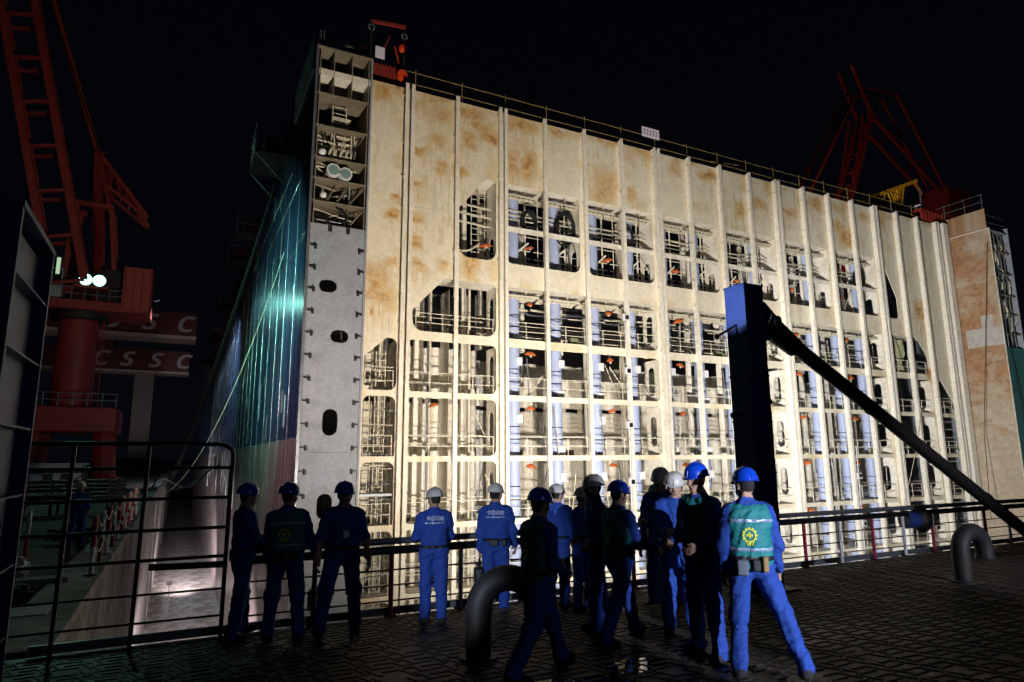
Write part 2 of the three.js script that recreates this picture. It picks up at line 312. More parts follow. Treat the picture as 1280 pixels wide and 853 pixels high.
function edgeLine(row, xa, xb, which) {   // lower or upper edge of a row's openings between xa and xb
  const mid = (row.lo + row.hi) / 2, m = which === 'hi' ? mid + 0.004 : mid - 0.004, out = [[xa, null]];
  for (const o of row.s) {
    const a = Math.max(o.x0, xa), b = Math.min(o.x1, xb); if (a >= b - 1e-6) continue;
    const xs = new Set([a, b]); for (const r of [o.rb, o.rt]) for (let k = 0; k <= 5; k++) { const t = r * (1 - Math.cos(k * Math.PI / 10)); xs.add(o.x0 + t); xs.add(o.x1 - t); }
    if (o.chL) xs.add(o.x0 + o.chL[0]); if (o.chR) xs.add(o.x1 - o.chR[0]);
    const f = x => which === 'hi' ? hiAt(o, x, row.hi) : loAt(o, x, row.lo);
    if (o.x0 > xa + 1e-6) out.push([o.x0, m]);
    for (const x of [...xs].filter(x => x >= a - 1e-9 && x <= b + 1e-9).sort((p, q) => p - q)) out.push([x, f(x)]);
    if (o.x1 < xb - 1e-6) out.push([o.x1, m]);
  }
  out.shift(); if (!out.length || out[0][0] > xa + 1e-6) out.unshift([xa, m]); if (out[out.length - 1][0] < xb - 1e-6) out.push([xb, m]);
  return out.filter((p, i) => !i || Math.hypot(p[0] - out[i - 1][0], p[1] - out[i - 1][1]) > 1e-4);
}
const bays = []; bays.push([6.66, FX(0)]); for (let i = 0; i < 17; i++) bays.push([FX(i), FX(i + 1)]); bays.push([FX(17), 50.66]);
bays.forEach(([xa, xb], bi) => {
  xa += 0.002; xb -= 0.002;
  for (let k = 0; k <= ROWS.length; k++) {
    const topE = k === 0 ? [[xa, TOP], [xb, TOP]] : edgeLine(ROWS[k - 1], xa, xb, 'lo');
    const botE = k === ROWS.length ? [[xa, DF], [xb, DF]] : edgeLine(ROWS[k], xa, xb, 'hi');
    const g = poly([...botE, ...topE.reverse()], Z - 0.04, Z);
    mesh(ship, k === 0 ? 'face_plate' : 'face_beam', faceUV(g), faceM);
  }
});
// vertical frames: web and flange; the major ones double
const flG = (x, w, y0, y1, z) => box(x - w / 2, x + w / 2, y0, y1, z - 0.03, z);
for (let i = 0; i <= 17; i++) {
  const x = FX(i), dbl = [0, 2, 6, 10, 14, 17].includes(i), g = new THREE.Group(); g.name = 'vertical_frame'; ship.add(g);
  const offs = dbl ? [-0.12, 0.17] : [0];
  for (const o of offs) {
    mesh(g, 'frame_web', box(x + o - 0.015, x + o + 0.015, DF, TOP + 0.06, Z + 0.001, Z + 0.3), creamM);
    mesh(g, 'frame_flange', flG(x + o, dbl ? 0.17 : 0.2, DF, TOP + 0.08, Z + 0.33), creamM);
  }
  // small weld tabs on the frame's edge
  const tabs = []; for (let y = -3.6 + rr(0, 1); y < 18.6; y += rr(0.9, 2.6)) tabs.push(box(x + offs[0] - 0.14, x + offs[0] - 0.1, y, y + 0.035, Z + 0.2, Z + 0.29));
  mesh(g, 'weld_tabs', merge(tabs), pipeM).userData.kind = 'stuff';
}
mesh(ship, 'edge_column', box(49.75, 50.3, DF, TOP + 0.05, Z + 0.001, Z + 0.4), creamM);
// transverse webs with manholes behind the face
function webPlate(x, lo, hi, arch) {
  const s = new THREE.Shape([[0, lo], [1.28, lo], [1.28, hi], [0, hi]].map(p => new THREE.Vector2(...p)));
  const c = (lo + hi) / 2;
  s.holes.push(new THREE.Path((arch ? oval(0.72, lo + 0.75, 0.27, 0.62) : oval(0.74, c + 0.1, 0.27, Math.min(0.78, (hi - lo) / 2 - 0.3))).map(p => new THREE.Vector2(...p))));
  const g = new THREE.ExtrudeGeometry(s, { depth: 0.03, bevelEnabled: false });
  g.rotateY(Math.PI / 2); g.translate(x, 0, Z - 0.045); return wuv(g);
}
const webX = i => FX(i) + (i === 0 ? -0.1 : -0.14);
ROWS.forEach((row, k) => {
  if (k > 6) return;
  const list = k === 0 ? [2, 4, 6, 8, 10, 12, 14] : k === 1 ? [2, 6, 10, 14] : MAJOR;
  for (const i of list) mesh(ship, 'web_plate', webPlate(webX(i), k ? row.lo - 0.24 : row.lo, row.hi, k === 0), k === 0 ? greyWeb() : creamM);
});
function greyWeb() { return creamM; }
// corrugated bulkhead behind the walkways: trapezoid waves, two to a bay
function corrugated(xa, xb, y0, y1, z) {
  const w = xb - xa, d = 0.34, P = [[0, 0], [0.16, 0], [0.24, -d], [0.42, -d], [0.5, 0], [0.66, 0], [0.74, -d], [0.92, -d], [1, 0]].map(([u, v]) => [xa + u * w, v]);
  const s = new THREE.Shape([...P, ...P.slice().reverse().map(([x, v]) => [x, v - 0.02])].map(q => new THREE.Vector2(...q)));
  const g = new THREE.ExtrudeGeometry(s, { depth: y1 - y0, bevelEnabled: false }); g.rotateX(-Math.PI / 2); g.scale(1, 1, -1); g.translate(0, y0, z);
  { const ix = g.attributes.position, n = ix.count; for (let i = 0; i < n; i += 3) for (const at of [g.attributes.position, g.attributes.normal, g.attributes.uv]) { const c = []; for (let q = 0; q < at.itemSize; q++) { c.push(at.array[(i + 1) * at.itemSize + q]); at.array[(i + 1) * at.itemSize + q] = at.array[(i + 2) * at.itemSize + q]; at.array[(i + 2) * at.itemSize + q] = c[q]; } } g.computeVertexNormals(); }
  return wuv(g);
}
// walkways, ceilings, rear bulkhead
const inBays = bays.slice(0, 18);
ROWS.forEach((row, k) => {
  if (k > 6) return;
  inBays.forEach(([xa, xb], bi) => {
    if (k === 0 && (bi < 2 || bi > 15)) return; if (k === 1 && (bi < 1 || bi > 16)) return;
    mesh(ship, 'walkway_plate', box(xa + 0.01, xb - 0.01, row.lo - 0.07, row.lo - 0.02, Z - 1.33, Z - 0.05), creamM);
  });
});
inBays.forEach(([xa, xb], bi) => {
  if (bi > 0 && bi < 17) mesh(ship, 'ceiling_plate', box(xa + 0.01, xb - 0.01, 10.1, 10.13, Z - 1.33, Z - 0.05), creamM);
  if (bi > 1 && bi < 16) mesh(ship, 'ceiling_plate', box(xa + 0.01, xb - 0.01, 15.4, 15.43, Z - 2.2, Z - 0.05), creamM);
  // back wall panels and their stiffeners behind the lower walkways
  for (let k = 2; k < 7; k++) {
    const lo = ROWS[k].lo - 0.25, hi = ROWS[k].hi + 0.0;
    mesh(ship, 'back_panel', corrugated(xa + 0.003, xb - 0.003, lo + 0.004, hi + 0.24, bi < 3 ? Z - 2.9 : Z - 6), creamM);
  }
  mesh(ship, 'post', box(xa + 1.28, xa + 1.5, -6.5, 15.3, Z - 2.3, Z - 2.1), creamM);
});
mesh(ship, 'rear_bulkhead', box(4.3, 53, DF, TOP - 0.3, -62.1, -62), creamM);
mesh(ship, 'deck_slab', box(4.3, 53, TOP - 0.3, TOP - 0.02, -29.7, Z - 0.06), creamM);
mesh(ship, 'rear_bulkhead', box(4.3, 53, DF, TOP - 0.3, -120.2, -120), creamM);
// blue-grey trunk pipes behind the frames, with collars and boxes at each level
for (let i = 2; i <= 14; i++) {
  const x = FX(i) + 1.2, g = new THREE.Group(); g.name = 'trunk_pipe'; ship.add(g);
  mesh(g, 'pipe', cyl([x, -6.4, Z - 1.08], [x, 15.3, Z - 1.08], 0.3, 20), blueColM);
  for (let k = 1; k < 6; k++) {
    const y = ROWS[k].lo;
    for (const d of [0.75, 1.35]) mesh(g, 'collar', cyl([x, y + d, Z - 1.08], [x, y + d + 0.045, Z - 1.08], 0.315, 18), hoseM);
    if (k > 1 && rnd() < 0.7) mesh(g, 'junction_box', box(x - 0.02, x + 0.3, y + 1.55, y + 1.95, Z - 0.84, Z - 0.7), whiteM);
    if (rnd() < 0.6) mesh(g, 'bracket', box(x - 0.1, x + 0.28, y + 0.0, y + 0.4, Z - 0.84, Z - 0.72), whiteM);
  }
}
// handrails on the walkways
const railM = M(0xd6d0bd, 0.5);
ROWS.forEach((row, k) => {
  if (k < 1 || k > 5) return;
  for (const o of row.s) {
    if (o.x1 - o.x0 < 1.2) { }
    const g = new THREE.Group(); g.name = 'handrail'; ship.add(g);
    const y = row.lo, a = o.x0 + (o.chL && k === 1 ? 0.2 : 0.08), b = o.x1 - 0.1;
    for (const h of [0.42, 0.86]) mesh(g, 'rail', cyl([a, y + h, Z - 0.12], [b, y + h, Z - 0.12], 0.02, 6), railM);
    const n = Math.max(1, Math.round((b - a) / 1.15));
    for (let j = 0; j <= n; j++) mesh(g, 'stanchion', cyl([a + (b - a) * j / n, y - 0.02, Z - 0.12], [a + (b - a) * j / n, y + 0.87, Z - 0.12], 0.02, 6), railM);
    // second handrail on the far side
    for (const h of [0.5, 0.95]) mesh(g, 'rail', cyl([a, y + h, Z - 1.3], [b, y + h, Z - 1.3], 0.018, 6), railM);
  }
});
// upper gallery: mid beam, pipe rack rails, cable trays under both ceilings
for (const [ra, i0, i1] of [[0, 2, 14]]) for (let i = i0; i < i1; i++) {
  const xa = FX(i) + (i % 2 ? 0 : 0.15), xb = FX(i + 1) - (i % 2 ? 0.15 : 0);
  mesh(ship, 'mid_beam', box(xa + 0.01, xb - 0.01, 12.95, 13.17, Z - 0.24, Z - 0.06), creamM);
  const off = rr(-0.1, 0.1);
  for (let j = 0; j < 4; j++) mesh(ship, 'rack_pipe', cyl([xa + 0.05, 13.5 + j * 0.24 + off, Z - 0.75], [xb - 0.05, 13.5 + j * 0.24 + off, Z - 0.75], 0.035, 7), pipeM);
  mesh(ship, 'rack_post', box(xa + 0.5, xa + 0.62, 11.25, 15.3, Z - 0.9, Z - 0.8), creamM);
  mesh(ship, 'brace', bar([xa + 0.9, 11.9, Z - 1], [xa + 1.9, 12.8, Z - 1], 0.08, 0.08), creamM);
}
function tray(y, x0, x1, z, parent) {
  const g = new THREE.Group(); g.name = 'cable_tray'; parent.add(g);
  mesh(g, 'side_rail', box(x0, x1, y, y + 0.1, z, z + 0.03), pipeM); mesh(g, 'side_rail', box(x0, x1, y, y + 0.1, z - 0.4, z - 0.37), pipeM);
  const rungs = []; for (let x = x0 + 0.1; x < x1; x += 0.28) rungs.push(box(x, x + 0.05, y + 0.01, y + 0.04, z - 0.37, z));
  mesh(g, 'rungs', merge(rungs), pipeM).userData.kind = 'stuff';
  for (let k = 0; k < 3; k++) mesh(g, 'cable', cyl([x0, y + 0.08, z - 0.08 - k * 0.11], [x1, y + 0.08, z - 0.08 - k * 0.11], 0.035, 6), k === 1 ? hoseM : pipeM);
  for (let x = x0 + 0.4; x < x1; x += 1.1) mesh(g, 'hanger', box(x, x + 0.04, y + 0.1, y + 0.42, z - 0.2, z - 0.17), pipeM);
}
for (let i = 2; i < 14; i++) {
  tray(14.9, FX(i) + 0.12, FX(i + 1) - 0.12, Z - 0.35, ship); tray(15.08, FX(i) + 0.12, FX(i + 1) - 0.12, Z - 1.0, ship);
  tray(9.72, FX(i) + 0.12, FX(i + 1) - 0.12, Z - 0.35, ship);
  for (let j = 0; j < 3; j++) mesh(ship, 'ceiling_pipe', cyl([FX(i) + 0.1, 9.82 - 0.05 * j, Z - 0.85 - j * 0.14], [FX(i + 1) - 0.1, 9.82 - 0.05 * j, Z - 0.85 - j * 0.14], 0.045, 7), pipeM);
}
// caged ladder in the first upper opening and ladders inside the left trunk
function ladder(parent, x, y0, y1, z, w = 0.4, mat = railM) {
  const g = new THREE.Group(); g.name = 'ladder'; parent.add(g);
  for (const s of [-1, 1]) mesh(g, 'stile', cyl([x + s * w / 2, y0, z], [x + s * w / 2, y1, z], 0.025, 6), mat);
  for (let y = y0 + 0.2; y < y1; y += 0.3) mesh(g, 'rung', cyl([x - w / 2, y, z], [x + w / 2, y, z], 0.016, 5), mat);
  return g;
}
ladder(ship, FX(1) + 1.35, 11.3, 15.2, Z - 0.7); ladder(ship, FX(1) + 1.85, 11.3, 15.2, Z - 1.1);
for (let j = 0; j < 3; j++) mesh(ship, 'rack_pipe', cyl([FX(1) + 0.2, 13.2 + j * 0.45, Z - 0.5], [FX(2) - 0.3, 13.1 + j * 0.45, Z - 0.5], 0.05, 8), pipeM);
mesh(ship, 'drain_pipe', tube([[FX(1) + 0.2, 11.65, Z - 0.4], [FX(1) + 0.9, 11.75, Z - 0.4], [FX(1) + 1.5, 12.2, Z - 0.5]], 0.05, 16), pipeM);
ladder(ship, 7.6, -6, 6.6, Z - 0.6, 0.42); ladder(ship, 7.1, -6, 5.8, Z - 1.0, 0.3);
for (let y = -3.4; y < 6; y += 0.62) mesh(ship, 'grab_bar', cyl([6.8, y, Z - 0.25], [8.1, y + rr(-.05, .05), Z - 0.25], 0.02, 5), y % 2 > 1 ? railM : galvM);
for (const y of [4.9, 2.0, -0.8, 0.55]) mesh(ship, 'grating', box(6.75, 8.1, y - 0.1, y, Z - 1.2, Z - 0.1), galvM);
for (const x of [46.9 + 0.6, 48.2]) ladder(ship, x, -6, 6, Z - 0.7, 0.4);
for (let y = -3.4; y < 6; y += 0.55) mesh(ship, 'grab_bar', cyl([47.1, y, Z - 0.2], [49.0, y, Z - 0.2], 0.02, 5), railM);
// thin lamp poles with square boxes in front of the face
for (const [x, y0, y1, ys] of [[20.2, -3.8, 10.4, [9.1, 6.3, 3.55, 0.75, -2.1]], [37.5, -3.8, 2.6, [0.75, -2.1]]]) {
  const g = new THREE.Group(); g.name = 'signal_pole'; ship.add(g);
  mesh(g, 'pole', cyl([x, y0, Z + 0.2], [x + 0.12, y1, Z + 0.2], 0.03, 6), whiteM);
  for (const y of ys) { mesh(g, 'square_box', box(x - 0.16, x + 0.2, y - 0.16, y + 0.2, Z + 0.24, Z + 0.36), whiteM); mesh(g, 'box_screen', box(x - 0.05, x + 0.17, y - 0.08, y + 0.14, Z + 0.361, Z + 0.368), blackM); }
}
mesh(ship, 'hanging_rope', tube([[44.5, 5.5, Z + 0.45], [43, 2, Z + 0.5], [40.5, -2.5, Z + 0.45]], 0.018, 12, 5), pipeM);

// scaffold poles, loose cables, sheets: what the builders left in the bays
const tarpM = M(0x6e7458, 0.8);
for (let k = 0; k < 170; k++) {
  const i = 2 + Math.floor(rnd() * 13), row = ROWS[Math.floor(rnd() * 6)], x = FX(i) + rr(0.3, 2.1), z = Z - rr(0.3, 1.9), t = rnd();
  if (t < 0.35) mesh(ship, 'scaffold_pole', cyl([x, row.lo, z], [x + rr(-0.3, 0.3), row.lo + rr(1.6, 2.3), z], 0.028, 6), t < 0.2 ? galvM : pipeM);
  else if (t < 0.7) mesh(ship, 'loose_cable', tube([[x, row.hi - 0.05, z], [x + rr(-.2, .2), row.hi - rr(0.5, 0.9), z + 0.1], [x + rr(-.3, .5), row.hi - rr(1.0, 1.4), z], [x + rr(-.5, .8), row.lo + rr(0.2, 1.4), z]], 0.02, 14, 5), hoseM);
  else if (t < 0.85) mesh(ship, 'scaffold_pole', cyl([x, row.lo + 0.1, z], [x + rr(0.6, 1.4) * (t < 0.78 ? 1 : -1), row.lo + rr(1.2, 2.2), z], 0.025, 6), pipeM);
  else mesh(ship, 'tool_box', box(x, x + rr(0.3, 0.6), row.lo - 0.015, row.lo + rr(0.25, 0.5), z - 0.3, z), t < 0.92 ? tarpM : galvM);
}
for (let i = 2; i < 14; i++) {
  for (let j = 0; j < 3; j++) mesh(ship, 'gallery_rail', cyl([FX(i) + 0.1, 11.65 + j * 0.4, Z - 1.25], [FX(i + 1) - 0.1, 11.65 + j * 0.4, Z - 1.25], 0.025, 6), railM);
  for (let j = 0; j < 4; j++) mesh(ship, 'gallery_post', cyl([FX(i) + 0.35 + j * 0.55, 11.25, Z - 1.25], [FX(i) + 0.35 + j * 0.55, 15.3, Z - 1.25], j % 2 ? 0.045 : 0.025, 6), j % 2 ? creamM : railM);
  for (const [y, r] of [[14.55, 0.06], [14.35, 0.04], [9.45, 0.06], [9.25, 0.035]]) mesh(ship, 'service_pipe', cyl([FX(i) + 0.05, y + rr(-.04, .04), Z - rr(1.5, 2.0)], [FX(i + 1) - 0.05, y + rr(-.04, .04), Z - rr(1.5, 2.0)], r, 7), rnd() < 0.3 ? galvM : pipeM);
  mesh(ship, 'rear_column', box(FX(i) + 0.3, FX(i) + 0.5, 7.5, 15.3, Z - 3.4, Z - 3.1), creamM); mesh(ship, 'rear_column', box(FX(i) + 1.75, FX(i) + 1.85, 7.5, 15.3, Z - 2.6, Z - 2.4), creamM);
  for (const y of [8.3, 8.75, 12.4, 13.9]) mesh(ship, 'rear_rail', cyl([FX(i), y, Z - 3.0], [FX(i + 1), y, Z - 3.0], 0.03, 6), railM);
}
for (let b = 0; b < 3; b++) {   // deep vertical girders and risers behind the left bays
  const xa = bays[b][0];
  for (const [o, d0, d1] of [[0.35, 1.5, 2.6], [1.62, 1.9, 2.6]]) if (xa + o < bays[b][1]) mesh(ship, 'deep_girder', box(xa + o, xa + o + 0.03, -6.4, 10, Z - d1, Z - d0), creamM);
  for (let j = 0; j < 2; j++) { const x = xa + rr(0.25, bays[b][1] - xa - 0.2), z = Z - rr(0.6, 1.6); mesh(ship, 'riser_pipe', cyl([x, -6.4, z], [x, 9.9, z], rr(0.025, 0.06), 7), j === 1 ? galvM : pipeM); }
  for (let j = 0; j < 2; j++) { const y = rr(-3, 7); mesh(ship, 'service_pipe', cyl([xa + 0.1, y, Z - 1.4], [bays[b][1] - 0.1, y, Z - 1.4], 0.035, 6), pipeM); }
}
for (const [x, y, w, h] of [[43.0, 7.7, 1.5, 2.2], [30.4, 2.1, 0.9, 1.3], [25.0, -0.7, 1.2, 1.0]]) {
  const g = new THREE.PlaneGeometry(w, h, 18, 18), p = g.attributes.position; for (let k = 0; k < p.count; k++) p.setZ(k, 0.14 * Math.sin(p.getX(k) * 9 + p.getY(k) * 2.5) * (0.6 + fbm(p.getX(k) * 3 + 9, p.getY(k) * 3 + 9, 2)) + 0.1 * vn(p.getX(k) * 6 + 7, p.getY(k) * 6 + 7));
  g.computeVertexNormals(); g.translate(x + w / 2, y + h / 2, Z - 0.5); const m = mesh(ship, 'tarpaulin', g, M(0x8a8a6c, 0.8, 0, { side: THREE.DoubleSide }));
}
// left side tank: grey end plates with manholes, shelves above
{
  const holes = [[5.09, 9.13, 0.37, 0.27], [5.65, 7.02, 0.37, 0.27], [5.41, 3.45, 0.31, 0.54], [5.33, 0.12, 0.3, 0.5], [5.15, -3.35, 0.3, 0.5], [5.3, -6.8, 0.3, 0.5]];
  const seg = [[2.25, 11.8], [-1.3, 2.242], [-5.2, -1.308], [DF, -5.208]];
  for (const [a, b] of seg) mesh(ship, 'end_plate', poly([[4.26, a], [6.56, a], [6.56, b], [4.26, b]], Z - 0.05, Z - 0.01, holes.filter(h => h[1] > a && h[1] < b).map(h => oval(...h).reverse())), greyM);
  mesh(ship, 'tank_edge', box(6.57, 6.655, DF, 20, Z - 3, Z + 0.05), greyM);
  mesh(ship, 'tank_back', box(4.26, 6.56, DF, 20, Z - 3.1, Z - 3.04), creamM);
  for (let y = -6; y < 11.6; y += 0.93) for (const s of [0, 1]) {
    const x = s ? 6.3 : 4.3, g = new THREE.Group(); g.name = 'lug'; ship.add(g);
    mesh(g, 'lug_plate', box(x, x + 0.24, y + 0.05, y + 0.08, Z + 0.0, Z + 0.14), darkSteelM);
    mesh(g, 'lug_clamp', box(x + (s ? 0 : 0.16), x + (s ? 0.08 : 0.24), y - 0.06, y + 0.13, Z + 0.002, Z + 0.16), blackM);
  }
  const SH = [11.82, 12.85, 13.9, 14.86, 16.33, 17.86];
  for (const y of SH) mesh(ship, 'tank_shelf', box(4.27, 6.55, y - 0.05, y, Z - 3, Z - 0.02), shelfM);
  mesh(ship, 'tank_top', box(4.26, 6.655, 20.0, 20.06, Z - 3, Z + 0.04), shelfM);
  for (const x of [4.95, 5.75]) mesh(ship, 'deck_bracket', poly([[0, 17.88], [1.5, 17.88], [2.9, 19.0], [2.9, 19.98], [0, 19.98]], -0.02, 0.02).rotateY(Math.PI / 2).translate(x, 0, Z - 0.05), shelfM);
  for (const x of [4.35, 6.5]) mesh(ship, 'tank_wall', box(x - 0.02, x + 0.02, 11.82, 19.98, Z - 3, Z - 0.03), shelfM);
  ladder(ship, 5.35, 14.95, 17.6, Z - 0.5, 0.6); ladder(ship, 5.5, 14.95, 16.2, Z - 0.3, 0.75);
  for (let k = 0; k < 7; k++) mesh(ship, 'ladder_step', box(5.05, 5.85, 15.2 + k * 0.3, 15.27 + k * 0.3, Z - 0.95, Z - 0.45), pipeM);
  for (const [x, y] of [[5.1, 14.32], [5.62, 14.24]]) { const g = new THREE.Group(); g.name = 'round_duct'; ship.add(g); mesh(g, 'duct', cyl([x, y, Z - 2.6], [x, y, Z + 0.02], 0.29, 20), whiteM); mesh(g, 'duct_cover', cyl([x, y, Z + 0.021], [x, y, Z + 0.03], 0.23, 20), M(0x6f8f8c, 0.4)); }
  for (let k = 0; k < 5; k++) mesh(ship, 'bent_pipe', tube([[4.9 + k * 0.24, 14.95, Z - 0.4], [5.0 + k * 0.24, 15.4, Z - 0.3], [5.25 + k * 0.2, 15.7, Z - 0.6]], 0.05, 10, 7), pipeM);
  mesh(ship, 'valve', new THREE.SphereGeometry(0.17, 12, 8).translate(4.62, 15.15, Z - 0.2), whiteM);
  mesh(ship, 'valve', new THREE.SphereGeometry(0.15, 12, 8).translate(4.75, 13.2, Z - 0.2), whiteM);
  for (const x of [4.9, 5.35, 5.9]) mesh(ship, 'shelf_bracket', bar([x, 13.0, Z - 0.15], [x + 0.4, 13.8, Z - 0.5], 0.12, 0.05), shelfM);
  for (let k = 0; k < 4; k++) mesh(ship, 'rack_pipe', cyl([4.5, 12.1 + k * 0.16, Z - 0.3 - 0.2 * k], [5.9, 12.05 + k * 0.16, Z - 0.3 - 0.2 * k], 0.03, 6), galvM);
  for (let k = 0; k < 3; k++) mesh(ship, 'riser_pipe', cyl([5.7 + 0.18 * k, 11.9, Z - 0.5], [5.7 + 0.18 * k, 13.85, Z - 0.5], 0.035, 6), galvM);
  mesh(ship, 'shelf_brace', bar([6.5, 13.8, Z - 0.15], [6.0, 13.1, Z - 0.2], 0.1, 0.04), shelfM); mesh(ship, 'shelf_brace', bar([6.5, 12.75, Z - 0.15], [5.95, 12.0, Z - 0.2], 0.1, 0.04), shelfM);
  for (let k = 0; k < 44; k++) { const sh = 1 + Math.floor(rnd() * 4), y0 = SH[sh - 1] + 0.05, y1 = SH[sh] - 0.08, x = rr(4.5, 6.35), z = Z - rr(0.1, 1.2), t = rnd();
    if (t < 0.4) mesh(ship, 'riser_pipe', cyl([x, y0, z], [x + rr(-.05, .05), y1, z], rr(0.015, 0.045), 6), t < 0.2 ? pipeM : galvM);
    else if (t < 0.75) mesh(ship, 'cross_pipe', cyl([4.4, rr(y0, y1), z], [rr(5.2, 6.5), rr(y0, y1), z - 0.1], rr(0.015, 0.04), 6), pipeM);
    else mesh(ship, 'bent_pipe', tube([[x, y0, z], [x + rr(-.1, .2), (y0 + y1) / 2, z + 0.08], [x + rr(-.3, .4), y1, z - 0.15]], rr(0.02, 0.045), 10, 6), t < 0.87 ? pipeM : hoseM); }
  for (const x of [5.0, 5.75]) mesh(ship, 'top_tab', box(x, x + 0.14, 11.5, 11.8, Z + 0.001, Z + 0.1), darkSteelM);
}
// outer hull: long strakes of bare and blue-primed steel
const hullTex = (base, alt, sd) => tex(768, 384, (u, v) => {
  const st = fbm(u * 160, v * 5, 4, 160, 5, sd), big = fbm(u * 9, v * 3, 4, 9, 3, sd + 4), sc = fbm(u * 320, v * 12, 2, 320, 12, sd + 8);
  let c = mix(base, alt, 0.65 * sst(0.45, 0.7, st) + 0.35 * sst(0.5, 0.75, big)); const k = 0.85 + 0.3 * sc; return [c[0] * k, c[1] * k, c[2] * k];
});
const hullR = tex(768, 384, (u, v) => { const st = fbm(u * 160, v * 4, 4, 160, 4, 133), b = fbm(u * 8, v * 5, 4, 8, 5, 134); const a = 60 + 120 * st * (0.5 + b); return [a, a, a]; }, false);
const hullB = tex(768, 384, (u, v) => { const a = 128 + 90 * (fbm(u * 200, v * 5, 3, 200, 5, 141) - 0.5) + 150 * (fbm(u * 22, v * 14, 3, 22, 14, 142) - 0.5); return [a, a, a]; }, false);
const hullOpt = { roughnessMap: hullR, bumpMap: hullB, bumpScale: 0.008, anisotropy: 0.75, anisotropyRotation: 0 };
const hullBlueM = M(0xffffff, 0.6, 0.75, { map: hullTex([42, 64, 104], [84, 104, 124], 101), ...hullOpt });
const hullBrownM = M(0xffffff, 0.6, 0.35, { map: hullTex([112, 102, 100], [150, 142, 142], 111), ...hullOpt });
{
  const ys = [[2.84, 8.6], [8.606, 14.3], [14.306, 20.6], [-3.6, 2.834], [DF, -3.606]];
  ys.forEach(([a, b], k) => { for (let j = 0; j < 10; j++) { const g = box(4.2, 4.24, a, b, Z - j * 16 - 15.994, Z - j * 16); wuv(g, 1 / 16); mesh(ship, 'hull_plate', g, k < 3 ? hullBlueM : hullBrownM); } });
  const weldM = M(0xc8d4d8, 0.25, 0.9);
  for (const [y, z0, z1] of [[11.65, -27.1, -46], [14.9, -30, -60], [16.5, -33, -70], [2.84, -27.1, -100], [9.4, -27.05, -28.6]]) mesh(ship, 'weld_bead', cyl([4.19, y, z0], [4.19, y, z1], 0.022, 6), weldM);
  for (let z = -30.2; z > -110; z -= rr(2.6, 3.4)) mesh(ship, 'weld_bead', cyl([4.193, rr(-2, 3), z], [4.193, rr(13, 20), z], 0.014, 5), weldM);
  for (let k = 0; k < 26; k++) { const y = rr(0, 17), z = rr(-27.6, -60); mesh(ship, 'cut_plate', box(4.185, 4.199, y, y + rr(0.5, 2.2), z - rr(0.1, 0.5), z), k % 2 ? hullBrownM : greyM); }
  mesh(ship, 'corner_strip', box(4.14, 4.25, DF, 20.1, Z - 0.005, Z + 0.02), galvM);
  mesh(ship, 'bulwark', box(4.1, 4.2, 19.2, 20.9, Z - 6, Z - 0.6), greyM);
  // working platforms hung on the outside of the hull near the deck
  for (const [z, y, w] of [[-38, 18.9, 3.4], [-49, 18.0, 1.8], [-60, 18.8, 4], [-78, 18.4, 4], [-98, 18.4, 5], [-120, 18.2, 6]]) {
    const g = new THREE.Group(); g.name = 'hull_platform'; ship.add(g);
    mesh(g, 'platform_floor', box(2.55, 4.19, y, y + 0.12, z - w / 2, z + w / 2), darkSteelM);
    for (const s of [-1, 1]) mesh(g, 'platform_brace', bar([2.6, y, z + s * w * 0.45], [4.17, y - 1.6, z + s * w * 0.45], 0.09, 0.09), darkSteelM);
    for (let k = 0; k <= 5; k++) mesh(g, 'stanchion', cyl([2.6, y + 0.12, z - w / 2 + w * k / 5], [2.6, y + 1.7, z - w / 2 + w * k / 5], 0.025, 5), galvM);
    for (const h of [0.6, 1.15, 1.7]) mesh(g, 'rail', cyl([2.6, y + h, z - w / 2], [2.6, y + h, z + w / 2], 0.025, 5), galvM);
    for (const h of [0.6, 1.15, 1.7]) mesh(g, 'rail', cyl([2.6, y + h, z + w / 2], [4.15, y + h, z + w / 2], 0.025, 5), galvM);
    mesh(g, 'machine_box', box(3.1, 3.9, y + 0.12, y + 1.2, z - w * 0.2, z + w * 0.3), M(0x8a4a14, 0.6));
  }
}
// hoses and cables hanging from the hull's deck edge to the quay
{
  const cab = (a, b, sag, r, mat, label) => { const p = []; for (let k = 0; k <= 14; k++) { const t = k / 14, q = V(...a).lerp(V(...b), t); q.y -= sag * 4 * t * (1 - t); p.push(q); } single('hanging_cable', tube(p, r, 40, 6), mat, label, 'cable'); };
  cab([4.1, 18.8, -38], [-0.6, -0.1, -60], 1.2, 0.07, hoseM, 'black cable hanging from the foremost hull platform to the quay');
  cab([4.05, 18.2, -42], [-0.6, -0.1, -64], 1.6, 0.07, hoseM, 'black cable beside the foremost platform cable, sagging lower to the quay');
  cab([4.05, 17.6, -49], [-0.4, -0.1, -70], 1.5, 0.07, hoseM, 'black cable hanging from the small hull platform to the quay');
  cab([4.0, 12.2, -33], [-0.9, -0.1, -42], 2.6, 0.014, pipeM, 'thin pale hose slung low along the hull down to the quay');
  cab([4.05, 18.2, -60], [-0.4, -0.1, -84], 1.5, 0.08, hoseM, 'black cable hanging from the farther long hull platform');
}
